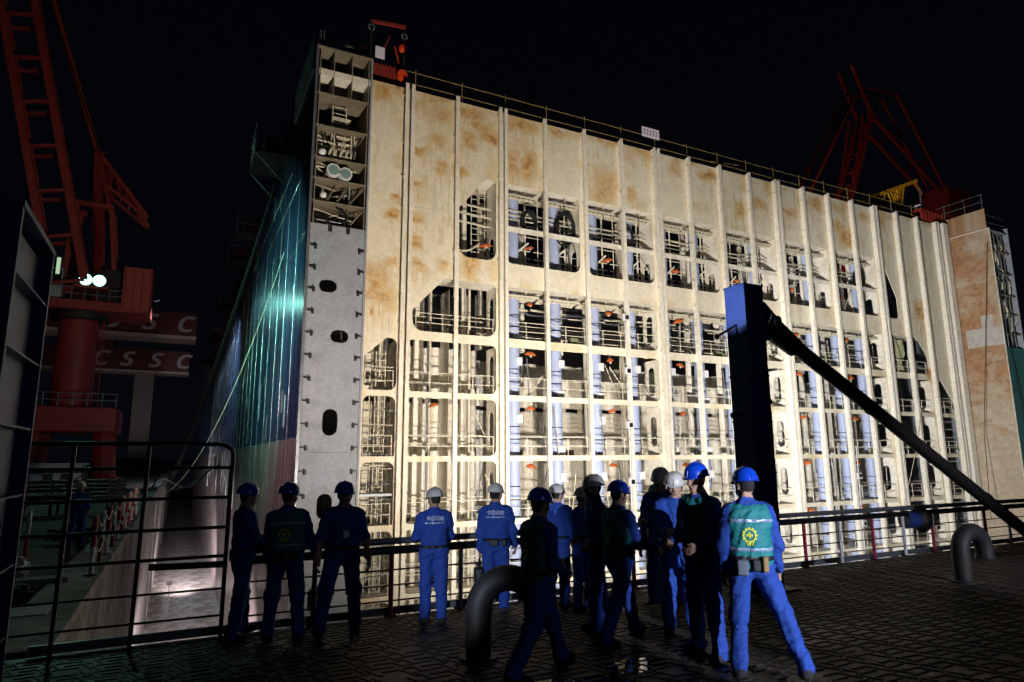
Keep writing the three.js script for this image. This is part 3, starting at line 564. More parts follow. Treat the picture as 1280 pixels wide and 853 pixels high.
// right side tank, projecting towards the gate, rusty on its inner face
{
  const rustT = tex(512, 1024, (u, v) => {
    const z = u * 3, y = DF + v * 29; const n = fbm(z * 0.9, y * 0.7, 4, 0, 0, 151), f = fbm(z * 5, y * 5, 3, 0, 0, 152), h = fbm(z * 1.2, y * 3, 3, 0, 0, 153);
    let c = mix([184, 170, 148], [168, 154, 136], n);
    let r = sst(0.3, 0.75, n + (f - 0.5) * 0.25) * sst(4.5, 7.5, y) + 0.55 * sst(0.5, 0.7, h) * sst(2.5, 4, y);
    const patch = (z < 2.4 && y > 9.55 && y < 10.9 + (z > 0.5 && z < 1.3 ? 0.9 : 0) + 0.1 * (f - 0.5)) ? 1 : 0; if (patch) { r = 0.03; c = [178, 174, 168]; }
    c = mix(c, mix([172, 120, 72], [124, 82, 50], sst(0.35, 0.7, f)), Math.min(1, r) * 0.68);
    const k = 0.9 + 0.2 * f; return [c[0] * k, c[1] * k, c[2] * k];
  }, true, false);
  const rm = M(0xffffff, 0.75, 0, { map: rustT });
  const rp = (x, y0, y1, z0, z1, nm) => { const g = box(x, x + 0.06, y0, y1, z0, z1), p = g.attributes.position, uv = g.attributes.uv; for (let i = 0; i < p.count; i++) uv.setXY(i, (-24.1 - p.getZ(i)) / 3 , (p.getY(i) - DF) / 29); return mesh(ship, nm, g, rm); };
  rp(50.7, 3.2, 9.2, -27, -24.1, 'rusty_plate'); rp(50.7, 9.206, 18, -27, -24.1, 'rusty_plate'); rp(50.7, DF, 3.194, -27, -24.1, 'rusty_plate'); rp(50.85, 18.01, 19.6, -27.6, -24.3, 'rusty_plate');
  mesh(ship, 'plate_edge', box(50.66, 50.78, 18.0, 18.06, -27, -24.08), creamM); mesh(ship, 'plate_edge', box(50.68, 50.78, DF, 18, -24.1, -24.06), creamM);
  for (const y of [16.4, 14.8, 13.2, 11.8, 10.4]) mesh(ship, 'tank_shelf', box(50.8, 53.2, y, y + 0.05, -27, -24.15), shelfM);
  mesh(ship, 'tank_top', box(50.8, 53.2, 17.9, 17.96, -27, -24.12), greyM);
  mesh(ship, 'tank_back', box(50.8, 53.2, DF, 18, -27.1, -26.6), creamM);
  mesh(ship, 'end_plate', box(50.8, 53.2, DF, 9.4, -24.2, -24.14), M(0xffffff, 0.6, 0, { map: paintTex([64, 122, 122], [70, 90, 90], 0.5, 23) }));
  mesh(ship, 'hull_plate', box(53.2, 53.26, DF, 18.4, -120, -24.1), greyM);
  for (let k = 0; k < 26; k++) { const x = rr(50.95, 53), y = rr(10.2, 17); mesh(ship, 'bent_pipe', tube([[x, y, -24.3], [x + rr(-.2, .3), y + rr(.2, .6), -24.2], [x + rr(-.2, .5), y + rr(.5, 1.2), -24.4]], rr(0.03, 0.07), 8, 6), k % 3 ? pipeM : M(0x6a7050, 0.7)); }
  for (let k = 0; k < 4; k++) mesh(ship, 'riser_pipe', cyl([51.1 + k * 0.5, 9.5, -24.3], [51.1 + k * 0.5, 17.8, -24.3], 0.05, 7), galvM);
  for (const [a, b] of [[[50.5, 17, -24.2], [49.4, 3.5, -25.5]], [[50.6, 15, -24], [51.2, -2, -23.6]], [[49.4, 3.5, -25.5], [46, -2, -24]]]) mesh(ship, 'wire_rope', cyl(a, b, 0.02, 5), hoseM);
  for (const h of [0.55, 1.1]) { mesh(ship, 'rail', cyl([50.9, 19.6 + h, -27.6], [50.9, 19.6 + h, -24.3], 0.025, 5), galvM); mesh(ship, 'rail', cyl([50.9, 17.96 + h, -24.2], [53, 17.96 + h, -24.2], 0.025, 5), galvM); }
  for (const z of [-27, -25.6, -24.4]) mesh(ship, 'stanchion', cyl([50.9, 19.6, z], [50.9, 20.75, z], 0.025, 5), galvM);
}
// railing along the top of the face
{
  const g = new THREE.Group(); g.name = 'deck_railing'; ship.add(g); const m = M(0x8a7848, 0.6);
  for (let i = 0; i < 17; i++) mesh(g, 'stanchion', cyl([FX(i) + 0.45, TOP - 0.02, Z - 0.3], [FX(i) + 0.45, TOP + 1.25, Z - 0.3], 0.022, 6), m);
  for (const h of [0.5, 1.1]) mesh(g, 'rail', cyl([8.2, TOP + h, Z - 0.3], [49.5, TOP + h, Z - 0.3], 0.02, 6), m);
  mesh(g, 'rail', cyl([24, TOP + 0.3, Z - 0.5], [30, TOP + 0.9, Z - 0.5], 0.02, 5), m);
}

// ------------------------------------------------------------------ things on the ship
// orange hanging lamps (unlit) under the walkways
{
  const proto = () => {
    const g = thing('hanging_lamp', 'small orange unlit work lamp hanging under a ship walkway', 'lamp', 'orange lamps hanging in the ship framing');
    const prof = [[0, 0.1], [0.1, 0.1], [0.2, 0.06], [0.34, -0.02], [0.37, -0.08], [0.3, -0.1], [0, -0.08]].map(p => new THREE.Vector2(...p));
    const sh = new THREE.LatheGeometry(prof, 14); sh.scale(1, 1, 0.6); mesh(g, 'shade', sh, orangeM);
    mesh(g, 'bulb', new THREE.SphereGeometry(0.09, 10, 6).translate(0.05, -0.12, 0), M(0xb8a890, 0.3));
    for (const x of [-0.16, 0.16]) mesh(g, 'hanger', cyl([x, 0.05, 0], [x * 0.8, 0.34, 0], 0.012, 5), galvM);
    return g;
  };
  let first = null;
  const put = (x, y, z) => {
    let g; if (!first) g = first = proto(); else { g = first.clone(); g.name = numbered('hanging_lamp'); scene.add(g); }
    g.position.set(x, y, z); g.rotation.y = rr(-0.9, 0.9); g.rotation.z = rr(-0.35, 0.35); g.scale.set(rr(0.6, 0.95), rr(0.7, 1.2), rr(0.6, 0.9));
  };
  for (const i of [2, 4, 6, 8, 10, 12, 14]) for (const y of [12.95, 10.0, 7.48, 4.79, 2.01, -0.79]) { if (i === 14 && y > 7) continue; put(FX(i) + 2.05, y - 0.42, Z - 0.9); }
  put(FX(0) + 1.75, 4.79 - 0.42, Z - 0.7); put(FX(1) + 1.85, 12.2, Z - 0.6);
}
// coils of black hose in the upper gallery
for (const [x, y, r, lab] of [[15.0, 13.75, 0.5, 'small coil of black hose hung on the pipe rack of the ship'], [17.15, 13.75, 0.72, 'large coil of black hose hung on the pipe rack of the ship'], [21.2, 13.9, 0.4, 'short bundle of black hose hung beside a frame in the ship gallery'], [40.6, 13.9, 0.6, 'coil of black hose at the end of the upper ship gallery']]) {
  const t = thing('hose_coil', lab, 'hose coil', null, [x, y, Z - 0.5]);
  for (let k = 0; k < 7; k++) { const g = new THREE.TorusGeometry(r * rr(0.86, 1.08), 0.045, 6, 28); g.scale(0.8, 1.1, 1); g.rotateY(rr(-.2, .2)); g.translate(rr(-.06, .06), rr(-.1, .1), rr(-.12, .12)); mesh(t, 'hose_loop', g, hoseM); }
}
// white banner on the railing
{
  const t = thing('banner', 'white banner with red lettering tied to the ship deck railing', 'banner', null, [22.25, 20.02, Z - 0.22]);
  mesh(t, 'cloth', box(0, 1.25, 0, 0.6, -0.02, 0), M(0xe4dcec, 0.7));
  const st = []; for (let k = 0; k < 5; k++) { const x = 0.12 + k * 0.21; st.push(box(x, x + 0.15, 0.42, 0.45, 0.002, 0.006), box(x, x + 0.15, 0.16, 0.19, 0.002, 0.006), box(x + 0.06, x + 0.09, 0.14, 0.48, 0.006, 0.009), box(x + 0.01, x + 0.14, 0.29, 0.32, 0.002, 0.006)); }
  mesh(t, 'lettering', merge(st), M(0x7a4a86, 0.7));
}
// red suspended frame at the left top, winch beside it
{
  const t = thing('gondola', 'red hoist frame with a white notice over the left top corner of the ship', 'gondola', null, [0, 0, 0]);
  const z = Z - 0.5, dm = redM;
  mesh(t, 'top_bar', bar([6.6, 22.35, z], [8.3, 22.55, z], 0.12, 0.14), dm);
  for (const x of [6.65, 8.25]) { mesh(t, 'upright', bar([x, 19.3, z], [x, 22.4, z], 0.09, 0.09), darkSteelM); mesh(t, 'shackle', new THREE.TorusGeometry(0.13, 0.05, 6, 12).translate(x, 22.05, z), galvM); mesh(t, 'back_upright', bar([x, 19.3, z - 1.2], [x, 21.8, z - 1.2], 0.09, 0.09), dm); }
  mesh(t, 'chain_hoist', new THREE.SphereGeometry(0.2, 10, 8).scale(0.8, 1.2, 0.8).translate(8.12, 21.35, z + 0.05), M(0xc83a16, 0.5));
  mesh(t, 'round_cover', cyl([8.12, 19.85, z + 0.05], [8.12, 19.85, z + 0.3], 0.24, 16), M(0xd2421a, 0.5));
  mesh(t, 'basket', box(6.7, 7.9, 19.5, 20.25, z - 0.9, z), dm);
  for (let k = 0; k < 6; k++) mesh(t, 'basket_rib', box(6.75 + k * 0.2, 6.8 + k * 0.2, 19.45, 20.3, z + 0.001, z + 0.05), dm);
  mesh(t, 'notice', box(6.85, 7.3, 20.5, 21.1, z + 0.06, z + 0.08), M(0xd8d6ea, 0.6));
  mesh(t, 'diagonal', bar([7.1, 20.4, z - 0.6], [7.7, 22.3, z - 0.6], 0.05, 0.05), dm); mesh(t, 'diagonal', bar([8.2, 20.1, z - 0.2], [7.85, 21.5, z - 0.2], 0.07, 0.07), M(0xb23a18, 0.5));
  const w = thing('winch', 'grey rounded deck winch housing on the left top corner of the ship', 'winch', null, [5.65, 20.06, Z - 1.0]);
  const prof = []; for (let k = 0; k <= 8; k++) { const a = k / 8 * Math.PI / 2; prof.push(new THREE.Vector2(0.62 * Math.cos(a), 0.35 + 0.6 * Math.sin(a))); }
  mesh(w, 'hood', new THREE.LatheGeometry(prof, 20).scale(1, 1, 1.1), M(0x8a8c94, 0.55)); mesh(w, 'base', new RoundedBoxGeometry(1.5, 0.35, 1.2, 2, 0.06).translate(0, 0.18, 0), greyM);
  mesh(w, 'opening', new THREE.SphereGeometry(0.26, 14, 8).scale(1, 0.55, 0.4).translate(-0.02, 0.6, 0.63), blackM);
  mesh(w, 'cable_drum', cyl([0.55, 0.8, -0.9], [0.55, 1.35, -0.5], 0.4, 14), greyM); mesh(w, 'side_box', box(0.5, 1.0, 0.8, 1.5, -1.0, -0.4), M(0x9a9ca4, 0.6));
  for (const x of [-1.25, -1.1]) mesh(w, 'pole', cyl([x, 0, 0.6], [x - 0.05, 1.1, 0.5], 0.03, 5), galvM);
}
// yellow gantry platform and red skip at the right top
{
  const t = thing('lifting_beam', 'yellow truss walkway frame standing on the right end of the ship top', 'truss', null, [0, 0, 0]);
  const z = Z - 1.6; const A = V(44.6, 20.9, z), B = V(50.6, 23.4, z);
  for (const dz of [0, -1]) mesh(t, 'top_chord', bar([A.x, A.y, z + dz], [B.x, B.y, z + dz], 0.22, 0.26), yellowM);
  for (const [x, y] of [[45.6, 19.1], [47.6, 19.1], [48.0, 19.1]]) { mesh(t, 'leg', bar([x, y, z], [x, 20.9 + (x - 44.6) * 0.42, z], 0.14, 0.14), yellowM); mesh(t, 'brace', bar([x, 20.0, z], [x + 0.9, 20.9 + (x + 0.9 - 44.6) * 0.42, z], 0.09, 0.09), yellowM); mesh(t, 'brace', bar([x, 20.0, z], [x - 0.9, 20.9 + (x - 0.9 - 44.6) * 0.42, z], 0.09, 0.09), yellowM); }
  mesh(t, 'cross_beam', bar([50.4, 23.2, z], [53.2, 22.9, z - 1], 0.18, 0.2), M(0x9a5a18, 0.6));
  const s = thing('skip', 'red ribbed skip under the yellow truss at the right ship end', 'skip', null, [48.4, 19.1, Z - 0.9]);
  mesh(s, 'tray', poly([[0, 0.3], [0.6, 0], [3.1, 0], [3.4, 0.95], [-0.1, 1.15]], -0.7, 0.7), redM);
  for (let k = 0; k < 7; k++) mesh(s, 'rib', box(0.35 + k * 0.42, 0.43 + k * 0.42, 0.05, 1.0, 0.701, 0.76), redM);
  const bx = thing('equipment_box', 'small white equipment box between the yellow truss and red skip', 'box', null, [49.6, 20.2, Z - 1.0]);
  mesh(bx, 'case', new RoundedBoxGeometry(0.7, 0.75, 0.5, 2, 0.05).translate(0, 0.38, 0), M(0xc8c8dc, 0.5)); mesh(bx, 'panel', box(-0.1, 0.15, 0.2, 0.55, 0.251, 0.26), M(0x4a4a60, 0.5)); mesh(bx, 'mast', cyl([0.2, 0.75, 0], [0.25, 2.2, 0], 0.06, 6), galvM);
  const p = thing('warning_beacon', 'dim pink round beacon head behind the top railing of the ship', 'beacon', null, [29.15, TOP, Z - 2]);
  mesh(p, 'mast', cyl([0, 0, 0], [0, 1.0, 0], 0.08, 8), darkSteelM); mesh(p, 'drum', new THREE.SphereGeometry(0.5, 14, 10).scale(0.8, 1, 0.8).translate(0, 1.5, 0), M(0x6a1424, 0.5));
}

// ------------------------------------------------------------------ cranes
function lattice(t, name, A, B, w, d, n, mat, chordR = 0.22, lace = 0.1, side = V(1, 0, 0)) {   // four-chord boom from A to B
  const dir = B.clone().sub(A).normalize(), s = side.clone().addScaledVector(dir, -side.dot(dir)).normalize(), u = V(0, 0, 0).crossVectors(dir, s);
  const c = (k, a, b) => A.clone().lerp(B, k / n).addScaledVector(s, a * w / 2).addScaledVector(u, b * d / 2);
  for (const a of [-1, 1]) for (const b of [-1, 1]) mesh(t, 'chord', bar(c(0, a, b), c(n, a, b), chordR * 2, chordR * 2), mat);
  for (let k = 0; k <= n; k++) {
    for (const b of [-1, 1]) mesh(t, 'cross_member', bar(c(k, -1, b), c(k, 1, b), lace * 2, lace * 2), mat);
    if (k < n) for (const a of [-1, 1]) mesh(t, 'lacing', bar(c(k, a, k % 2 ? 1 : -1), c(k + 1, a, k % 2 ? -1 : 1), lace * 1.6, lace * 1.6), mat);
  }
}
{
  const t = thing('slewing_crane', 'red slewing dock crane with lit green work lamps on the quay', 'crane', null, [0, 0, 0]);
  const cx = -7.9, cz = -61, g = V;
  for (const sx of [-1, 1]) for (const sz of [-1, 1]) mesh(t, 'portal_leg', bar([cx + 0.4 + sx * 2.6, -0.3, cz + sz * 2.6], [cx + 0.4 + sx * 2.2, 4.1, cz + sz * 2.2], 0.8, 0.8), redM);
  for (const sz of [-1, 1]) mesh(t, 'bogie', box(cx - 3, cx + 3.8, -0.2, 0.6, cz + sz * 2.6 - 0.5, cz + sz * 2.6 + 0.5), redM);
  mesh(t, 'portal_deck', new RoundedBoxGeometry(5.8, 1.9, 6, 2, 0.15).translate(cx + 0.6, 5.0, cz), redM);
  mesh(t, 'column', cyl([cx + 0.1, 5.9, cz], [cx + 0.1, 12.9, cz], 1.45, 28, 1.35), redM);
  mesh(t, 'slew_ring', cyl([cx + 0.1, 12.92, cz], [cx + 0.1, 13.5, cz], 2.0, 28), darkSteelM);
  mesh(t, 'slew_platform', box(cx - 2.1, cx + 4.6, 13.5, 14.2, cz - 2.4, cz + 2.4), redM);
  mesh(t, 'machinery_house', box(cx + 0.9, cx + 3.4, 14.22, 17.1, cz - 2.2, cz + 1.4), darkSteelM);
  mesh(t, 'counterweight', box(cx + 3.0, cx + 5.0, 13.7, 17.2, cz - 2.2, cz + 2.5), M(0xffffff, 0.6, 0, { map: paintTex([150, 60, 50], [110, 50, 44], 0.5, 31) }));
  mesh(t, 'cab', box(cx - 2.2, cx - 1.0, 14.3, 16.6, cz + 0.8, cz + 2.4), M(0x8a9a98, 0.4)); mesh(t, 'cab_window', box(cx - 2.1, cx - 1.1, 15.2, 16.4, cz + 2.401, cz + 2.42), M(0x0c1416, 0.1));
  // A frame and its truss
  for (const dz of [-1.3, 1.3]) {
    mesh(t, 'a_frame_leg', bar([cx + 1.2, 14.2, cz + dz], [cx + 0.2, 27.2, cz + dz * 0.5], 0.5, 0.5), redM);
    mesh(t, 'a_frame_leg', bar([cx + 1.6, 21.8, cz + dz], [cx + 0.2, 27.2, cz + dz * 0.5], 0.3, 0.3), redM);
    mesh(t, 'a_frame_leg', bar([cx - 1.2, 14.2, cz + dz], [cx - 0.8, 22.5, cz + dz], 0.4, 0.4), redM);
    mesh(t, 'balance_chord', bar([cx + 0.2, 27.1, cz + dz * 0.5], [cx + 4.1, 22.0, cz + dz], 0.3, 0.35), redM);
    mesh(t, 'balance_chord', bar([cx + 1.0, 24.2, cz + dz], [cx + 4.1, 21.8, cz + dz], 0.25, 0.25), redM);
    for (let k = 1; k < 5; k++) mesh(t, 'balance_lacing', bar([cx + 0.2 + 3.9 * k / 5, 27.1 - 5.1 * k / 5, cz + dz * 0.7], [cx + 1.0 + 3.1 * (k - 0.5) / 5, 24.2 - 2.4 * (k - 0.5) / 5, cz + dz], 0.12, 0.12), redM);
    mesh(t, 'tie_beam', bar([cx - 1.4, 22.4, cz + dz], [cx + 1.7, 22.3, cz + dz], 0.35, 0.4), redM);
    mesh(t, 'house_strut', bar([cx + 2.2, 17.1, cz + dz], [cx + 1.6, 22.2, cz + dz], 0.35, 0.35), redM);
  }
  lattice(t, 'boom', V(cx - 0.6, 15.4, cz + 2), V(cx - 8.3, 47, cz + 2), 2.2, 2.0, 9, redM, 0.26, 0.12);
  mesh(t, 'tie_rod', bar([cx + 0.1, 27.1, cz], [cx - 6.4, 46, cz + 2], 0.35, 0.35), redM);
  for (const dx of [0, 0.5]) mesh(t, 'wire_rope', cyl([cx + 0.3 + dx, 27, cz + 0.4], [cx - 6 + dx, 44, cz + 2], 0.06, 5), darkSteelM);
  mesh(t, 'wire_rope', cyl([cx + 3.3, 22.2, cz + 1], [cx + 4.0, 17.2, cz + 1.4], 0.05, 5), darkSteelM);
  mesh(t, 'wire_rope', cyl([cx + 0.4, 22, cz + 1], [cx + 1.0, 14.4, cz + 2], 0.05, 5), darkSteelM);
  for (const dx of [0.55, 1.45]) { const l = new THREE.Group(); l.name = 'work_lamp'; t.add(l); mesh(l, 'lamp_housing', cyl([cx + dx, 15.75, cz + 2.4], [cx + dx, 15.72, cz + 2.95], 0.34, 18, 0.47), darkSteelM); mesh(l, 'lamp_glass', cyl([cx + dx, 15.72, cz + 2.951], [cx + dx, 15.72, cz + 3.0], 0.43, 18), M(0x0a0a0a, 0.4, 0, { emissive: 0x8affd8, emissiveIntensity: 7 })); }
  mesh(t, 'lamp_bracket', box(cx - 0.2, cx + 2.1, 15.1, 15.3, cz + 2.2, cz + 2.95), redM);
  for (const sx of [-1, 1]) { mesh(t, 'ladder_stile', cyl([cx + 1.75 + sx * 0.25, 5.9, cz + 0.9], [cx + 1.6 + sx * 0.25, 12.9, cz + 0.9], 0.05, 5), redM); }
  for (let k = 0; k < 20; k++) mesh(t, 'ladder_rung', cyl([cx + 1.45, 6.2 + k * 0.34, cz + 0.9], [cx + 2.0, 6.2 + k * 0.34, cz + 0.9], 0.035, 5), redM);
  for (const [y, x0, x1, z] of [[14.2, cx - 2, cx + 3, cz + 2.35], [5.95, cx - 2.2, cx + 3.4, cz + 2.9]]) { for (const h of [0.5, 1]) mesh(t, 'rail', cyl([x0, y + h, z], [x1, y + h, z], 0.04, 5), galvM); for (let k = 0; k < 7; k++) mesh(t, 'stanchion', cyl([x0 + (x1 - x0) * k / 6, y, z], [x0 + (x1 - x0) * k / 6, y + 1, z], 0.04, 5), galvM); }
  for (let k = 0; k < 4; k++) mesh(t, 'counterweight_rib', box(cx + 3.1 + k * 0.6, cx + 3.2 + k * 0.6, 13.8, 17.1, cz + 2.501, cz + 2.58), redM);
  const ml = new THREE.Group(); ml.name = 'side_lamp'; t.add(ml); mesh(ml, 'lamp_housing', box(cx - 1.5, cx - 1.15, 15.9, 17.4, cz + 2.5, cz + 2.7), darkSteelM); mesh(ml, 'lamp_glass', box(cx - 1.45, cx - 1.2, 16, 17.3, cz + 2.701, cz + 2.74), M(0x0a0a0a, 0.4, 0, { emissive: 0xd8ffd0, emissiveIntensity: 0.6 }));
}
{
  const t = thing('luffing_crane', 'dim red crane with lattice jib and frame behind the ship', 'crane', null, [0, 0, 0]);
  const P = a => V(a[0], a[1], -75), seg = (a, b, w, dz = 0) => mesh(t, 'girder', bar(P(a).setZ(-75 + dz), P(b).setZ(-75 + dz), w, w), redM);
  for (const dz of [-1.5, 1.5]) {
    seg([113, 71], [92, 41], 0.5, dz); seg([117.7, 68.3], [103, 38], 0.8, dz); seg([113.1, 78], [118.2, 68.1], 0.45, dz); seg([118.2, 68.1], [140, 55], 0.5, dz);
    seg([116.2, 74], [126.8, 75.5], 0.2, dz); seg([126.8, 75.5], [143, 53], 0.4, dz); seg([118.2, 68.1], [126.8, 75.5], 0.2, dz); seg([124.6, 65.2], [131.6, 70.5], 0.3, dz); seg([132, 60.6], [136, 64], 0.3, dz);
    seg([115, 68], [106, 40], 0.4, dz);
  }
  for (let k = 0; k < 8; k++) { const y = 42 + k * 3.4, x = 104.6 + k * 1.72; mesh(t, 'cross_member', bar([x, y, -76.5], [x, y, -73.5], 0.3, 0.3), redM); mesh(t, 'lacing', bar([x, y, -73.5], [x + 1.7 - 3 + 1.5, y + 3.4, -73.5], 0.25, 0.25), redM); }
  mesh(t, 'tower', cyl([110, -0.3, -75], [106, 40, -75], 2.2, 16, 1.6), redM); mesh(t, 'tower_house', box(100, 114, 32, 41, -79, -71), redM); mesh(t, 'jib_pivot', box(138, 146, 46, 57, -78, -72), redM); mesh(t, 'jib_support', bar([142, 47, -75], [112, 34, -75], 2, 2), redM);
}
// gantry cranes with lettering far behind
const girderM = M(0xffffff, 0.6, 0, { map: paintTex([120, 68, 62], [96, 58, 54], 0.5, 33) });
const letterM = M(0xd6d6da, 0.6);
const font = await new FontLoader().loadAsync('fonts/droid/droid_sans_bold.typeface.json');
function gantry(z, x1, y0, y1, h, lx, label, legs) {
  const t = thing('gantry_crane', label, 'gantry crane', 'gantry cranes behind the dock', [0, 0, z]);
  mesh(t, 'girder', box(-60, x1, y0, y1, -4, 4), girderM);
  mesh(t, 'girder_flange', box(-60, x1 + 0.05, y0 - 0.9, y0 - 0.02, -4.6, 4.6), M(0xd8c8c4, 0.5));  // pale colour stands in for the lit walkway edge
  for (const s of [0, 1, 2, 3]) {
    const g = new TextGeometry('CSSC'[s], { font, size: h, depth: 0.25, curveSegments: 6 });
    g.applyMatrix4(new THREE.Matrix4().makeShear(0, 0, 0.22, 0, 0, 0)); g.scale(1.15, 1, 1); g.translate(lx[s], (y0 + y1) / 2 - h * 0.46, 4.02); mesh(t, 'letter', g, letterM);
  }
  for (const [x, w] of legs) mesh(t, 'leg', bar([x, -0.3, 0], [x, y0 - 0.95, 0], w, w), M(0x9a9a9a, 0.7));
  for (const [x, w] of legs) mesh(t, 'bogie', box(x - w, x + w, -0.3, 2.5, -6, 6), darkSteelM);
  mesh(t, 'trolley', box(-30, -24, y1, y1 + 4, -5, 5), girderM);
}
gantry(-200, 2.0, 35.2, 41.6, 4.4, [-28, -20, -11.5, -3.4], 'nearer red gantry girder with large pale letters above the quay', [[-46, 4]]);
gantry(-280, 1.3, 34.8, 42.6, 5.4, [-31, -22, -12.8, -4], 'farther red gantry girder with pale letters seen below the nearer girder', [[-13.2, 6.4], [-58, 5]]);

// ------------------------------------------------------------------ quay on the left
{
  const mk = (x, z, flip, lab) => {
    const t = thing('barrier_post', lab, 'post', 'red and white posts on the quay edge', [x, -0.16, z]);
    mesh(t, 'lower_band', cyl([0, 0, 0], [0, 0.52, 0], 0.045, 10), flip ? whiteM : M(0xb02030, 0.5)); mesh(t, 'upper_band', cyl([0, 0.521, 0], [0, 1.1, 0], 0.045, 10), flip ? M(0xb02030, 0.5) : whiteM);
    mesh(t, 'foot', cyl([0, 0, 0], [0, 0.03, 0], 0.12, 10), darkSteelM);
  };
  for (let k = 0; k < 11; k++) mk(-1.32, -15.2 - k * 1.55, k % 2 === 0, k % 2 ? 'post on the quay edge, red below and white above' : 'post on the quay edge, white below and red above');
  mk(-2.75, -17.6, false, 'lone red and white post standing back from the quay edge'); 
  const rope = thing('rope', 'pale rope strung along the quay edge posts', 'rope', null, [0, 0, 0]);
  for (let k = 0; k < 10; k++) for (const h of [0.85, 0.35]) mesh(rope, 'rope_span', tube([[-1.27, h, -15.2 - k * 1.55], [-1.27, h - 0.16, -15.97 - k * 1.55], [-1.27, h, -16.75 - k * 1.55]], 0.014, 8, 5), pipeM);
}
{
  const cab = thing('site_cabin', 'pale low site cabin with two dark windows beyond the quay clutter', 'cabin', null, [-7.6, -0.3, -48]);
  mesh(cab, 'wall', box(-1.6, 2.4, 0, 2.0, -2, 0), M(0x9a9ca6, 0.7)); mesh(cab, 'roof', box(-1.8, 2.6, 2.0, 2.12, -2.2, 0.2), greyM); for (const x of [0.5, 1.4]) mesh(cab, 'window', box(x, x + 0.5, 1.1, 1.5, 0.001, 0.03), blackM); mesh(cab, 'door', box(-1.2, -0.5, 0, 1.7, 0.001, 0.03), darkSteelM);
  const ct = thing('steel_bin', 'red corrugated steel bin below the pale blue hopper', 'bin', null, [-5.9, -0.3, -30]);
  mesh(ct, 'shell', box(-1.4, 0.9, 0, 1.75, -1, 0), redM); for (let k = 0; k < 9; k++) mesh(ct, 'corrugation', box(-1.35 + k * 0.26, -1.25 + k * 0.26, 0.05, 1.7, 0.001, 0.06), redM);
  const hp = thing('hopper', 'pale blue cone shaped hopper standing on the red steel bin', 'hopper', null, [-6.1, 1.46, -30.5]);
  mesh(hp, 'cone', new THREE.CylinderGeometry(0.08, 0.85, 1.5, 12).translate(0, 0.75, 0), M(0x8fb0c0, 0.6)); mesh(hp, 'spout', cyl([0, 1.5, 0], [0, 2.2, 0], 0.07, 8), galvM);
  const dr = thing('low_wall', 'low concrete kerb wall across the quay behind the railing', 'wall', null, [-3.6, -0.3, -14.6]);
  mesh(dr, 'kerb', box(-3.2, 2.0, 0, 0.22, -0.35, 0), concM);
  const pl = thing('pallet', 'white sheet covered pallet on the ground inside the fence', 'pallet', null, [-2.9, -0.3, -12.0]);
  mesh(pl, 'deck', box(-1.3, 1.4, 0.1, 0.16, -0.5, 0.3), M(0xb8b4c0, 0.7)); for (const x of [-1.2, 0, 1.2]) mesh(pl, 'bearer', box(x - 0.05, x + 0.05, 0, 0.1, -0.5, 0.3), darkSteelM);
  const bg = thing('plastic_bag', 'crumpled pale plastic bag at the foot of the lone post', 'bag', null, [-2.75, -0.3, -16.6]);
  const sg = new THREE.IcosahedronGeometry(0.28, 3); { const p = sg.attributes.position; for (let i = 0; i < p.count; i++) { const k = 0.75 + 0.5 * vn(p.getX(i) * 9 + 5, p.getY(i) * 9 + p.getZ(i) * 7 + 5); p.setXYZ(i, p.getX(i) * k, Math.max(-0.02, p.getY(i) * k * 0.8 + 0.15), p.getZ(i) * k); } sg.computeVertexNormals(); }
  mesh(bg, 'sheet', sg, M(0xa8b0b4, 0.4));
  // dark clutter
  const cd = thing('cable_drum', 'dark wooden cable drum on the quay beside the pipe rack', 'cable drum', null, [-6.0, -0.3, -22]);
  for (const z of [-0.35, 0.35]) mesh(cd, 'drum_flange', cyl([0, 0.65, z - 0.03], [0, 0.65, z + 0.03], 0.65, 24), M(0x4a3a2a, 0.8)); mesh(cd, 'cable_winding', cyl([0, 0.65, -0.32], [0, 0.65, 0.32], 0.45, 20), hoseM);
  const sp = thing('scaffold_stack', 'stack of rusty scaffold tubes on the quay inside the tall fence', 'pipe stack', null, [-3.6, -0.3, -13.2]);
  for (let k = 0; k < 14; k++) mesh(sp, 'scaffold_tube', cyl([-1.6 + rr(-.2, .2), 0.06 + Math.floor(k / 5) * 0.11, -0.3 + (k % 5) * 0.13], [1.5 + rr(-.2, .2), 0.06 + Math.floor(k / 5) * 0.11, -0.3 + (k % 5) * 0.13 + rr(-.05, .05)], 0.05, 8), darkSteelM);
  const sf = thing('scaffold_tower', 'dark scaffold tower with guard rails on the quay behind the worker', 'scaffold', null, [-4.0, -0.3, -27]);
  for (const x of [-1.2, 1.2]) for (const z of [-0.5, 0.5]) mesh(sf, 'upright', cyl([x, 0, z], [x, 2.0, z], 0.03, 6), darkSteelM); for (const y of [0.4, 1.1, 1.9]) for (const z of [-0.5, 0.5]) mesh(sf, 'ledger', cyl([-1.25, y, z], [1.25, y, z], 0.028, 6), darkSteelM); mesh(sf, 'brace', cyl([-1.2, 0.2, 0.5], [1.2, 1.8, 0.5], 0.025, 6), darkSteelM); mesh(sf, 'board', box(-1.2, 1.2, 1.12, 1.16, -0.5, 0.5), M(0x5a4a38, 0.8));
  for (const [x, z, lab] of [[-4.2, -19.5, 'dark hose heap on the quay beside the lone post'], [-2.4, -22.5, 'dark hose heap on the quay between the posts and the red bin']]) {
    const h = thing('hose_heap', lab, 'hose heap', null, [x, -0.3, z]);
    for (let k = 0; k < 6; k++) { const p = []; for (let j = 0; j < 9; j++) { const a = j / 8 * 5.5 + k; p.push([Math.cos(a) * rr(0.35, 0.75), 0.06 + rr(0, 0.35), Math.sin(a) * rr(0.3, 0.6)]); } mesh(h, 'hose_loop', tube(p, 0.035, 40, 5), hoseM); }
  }
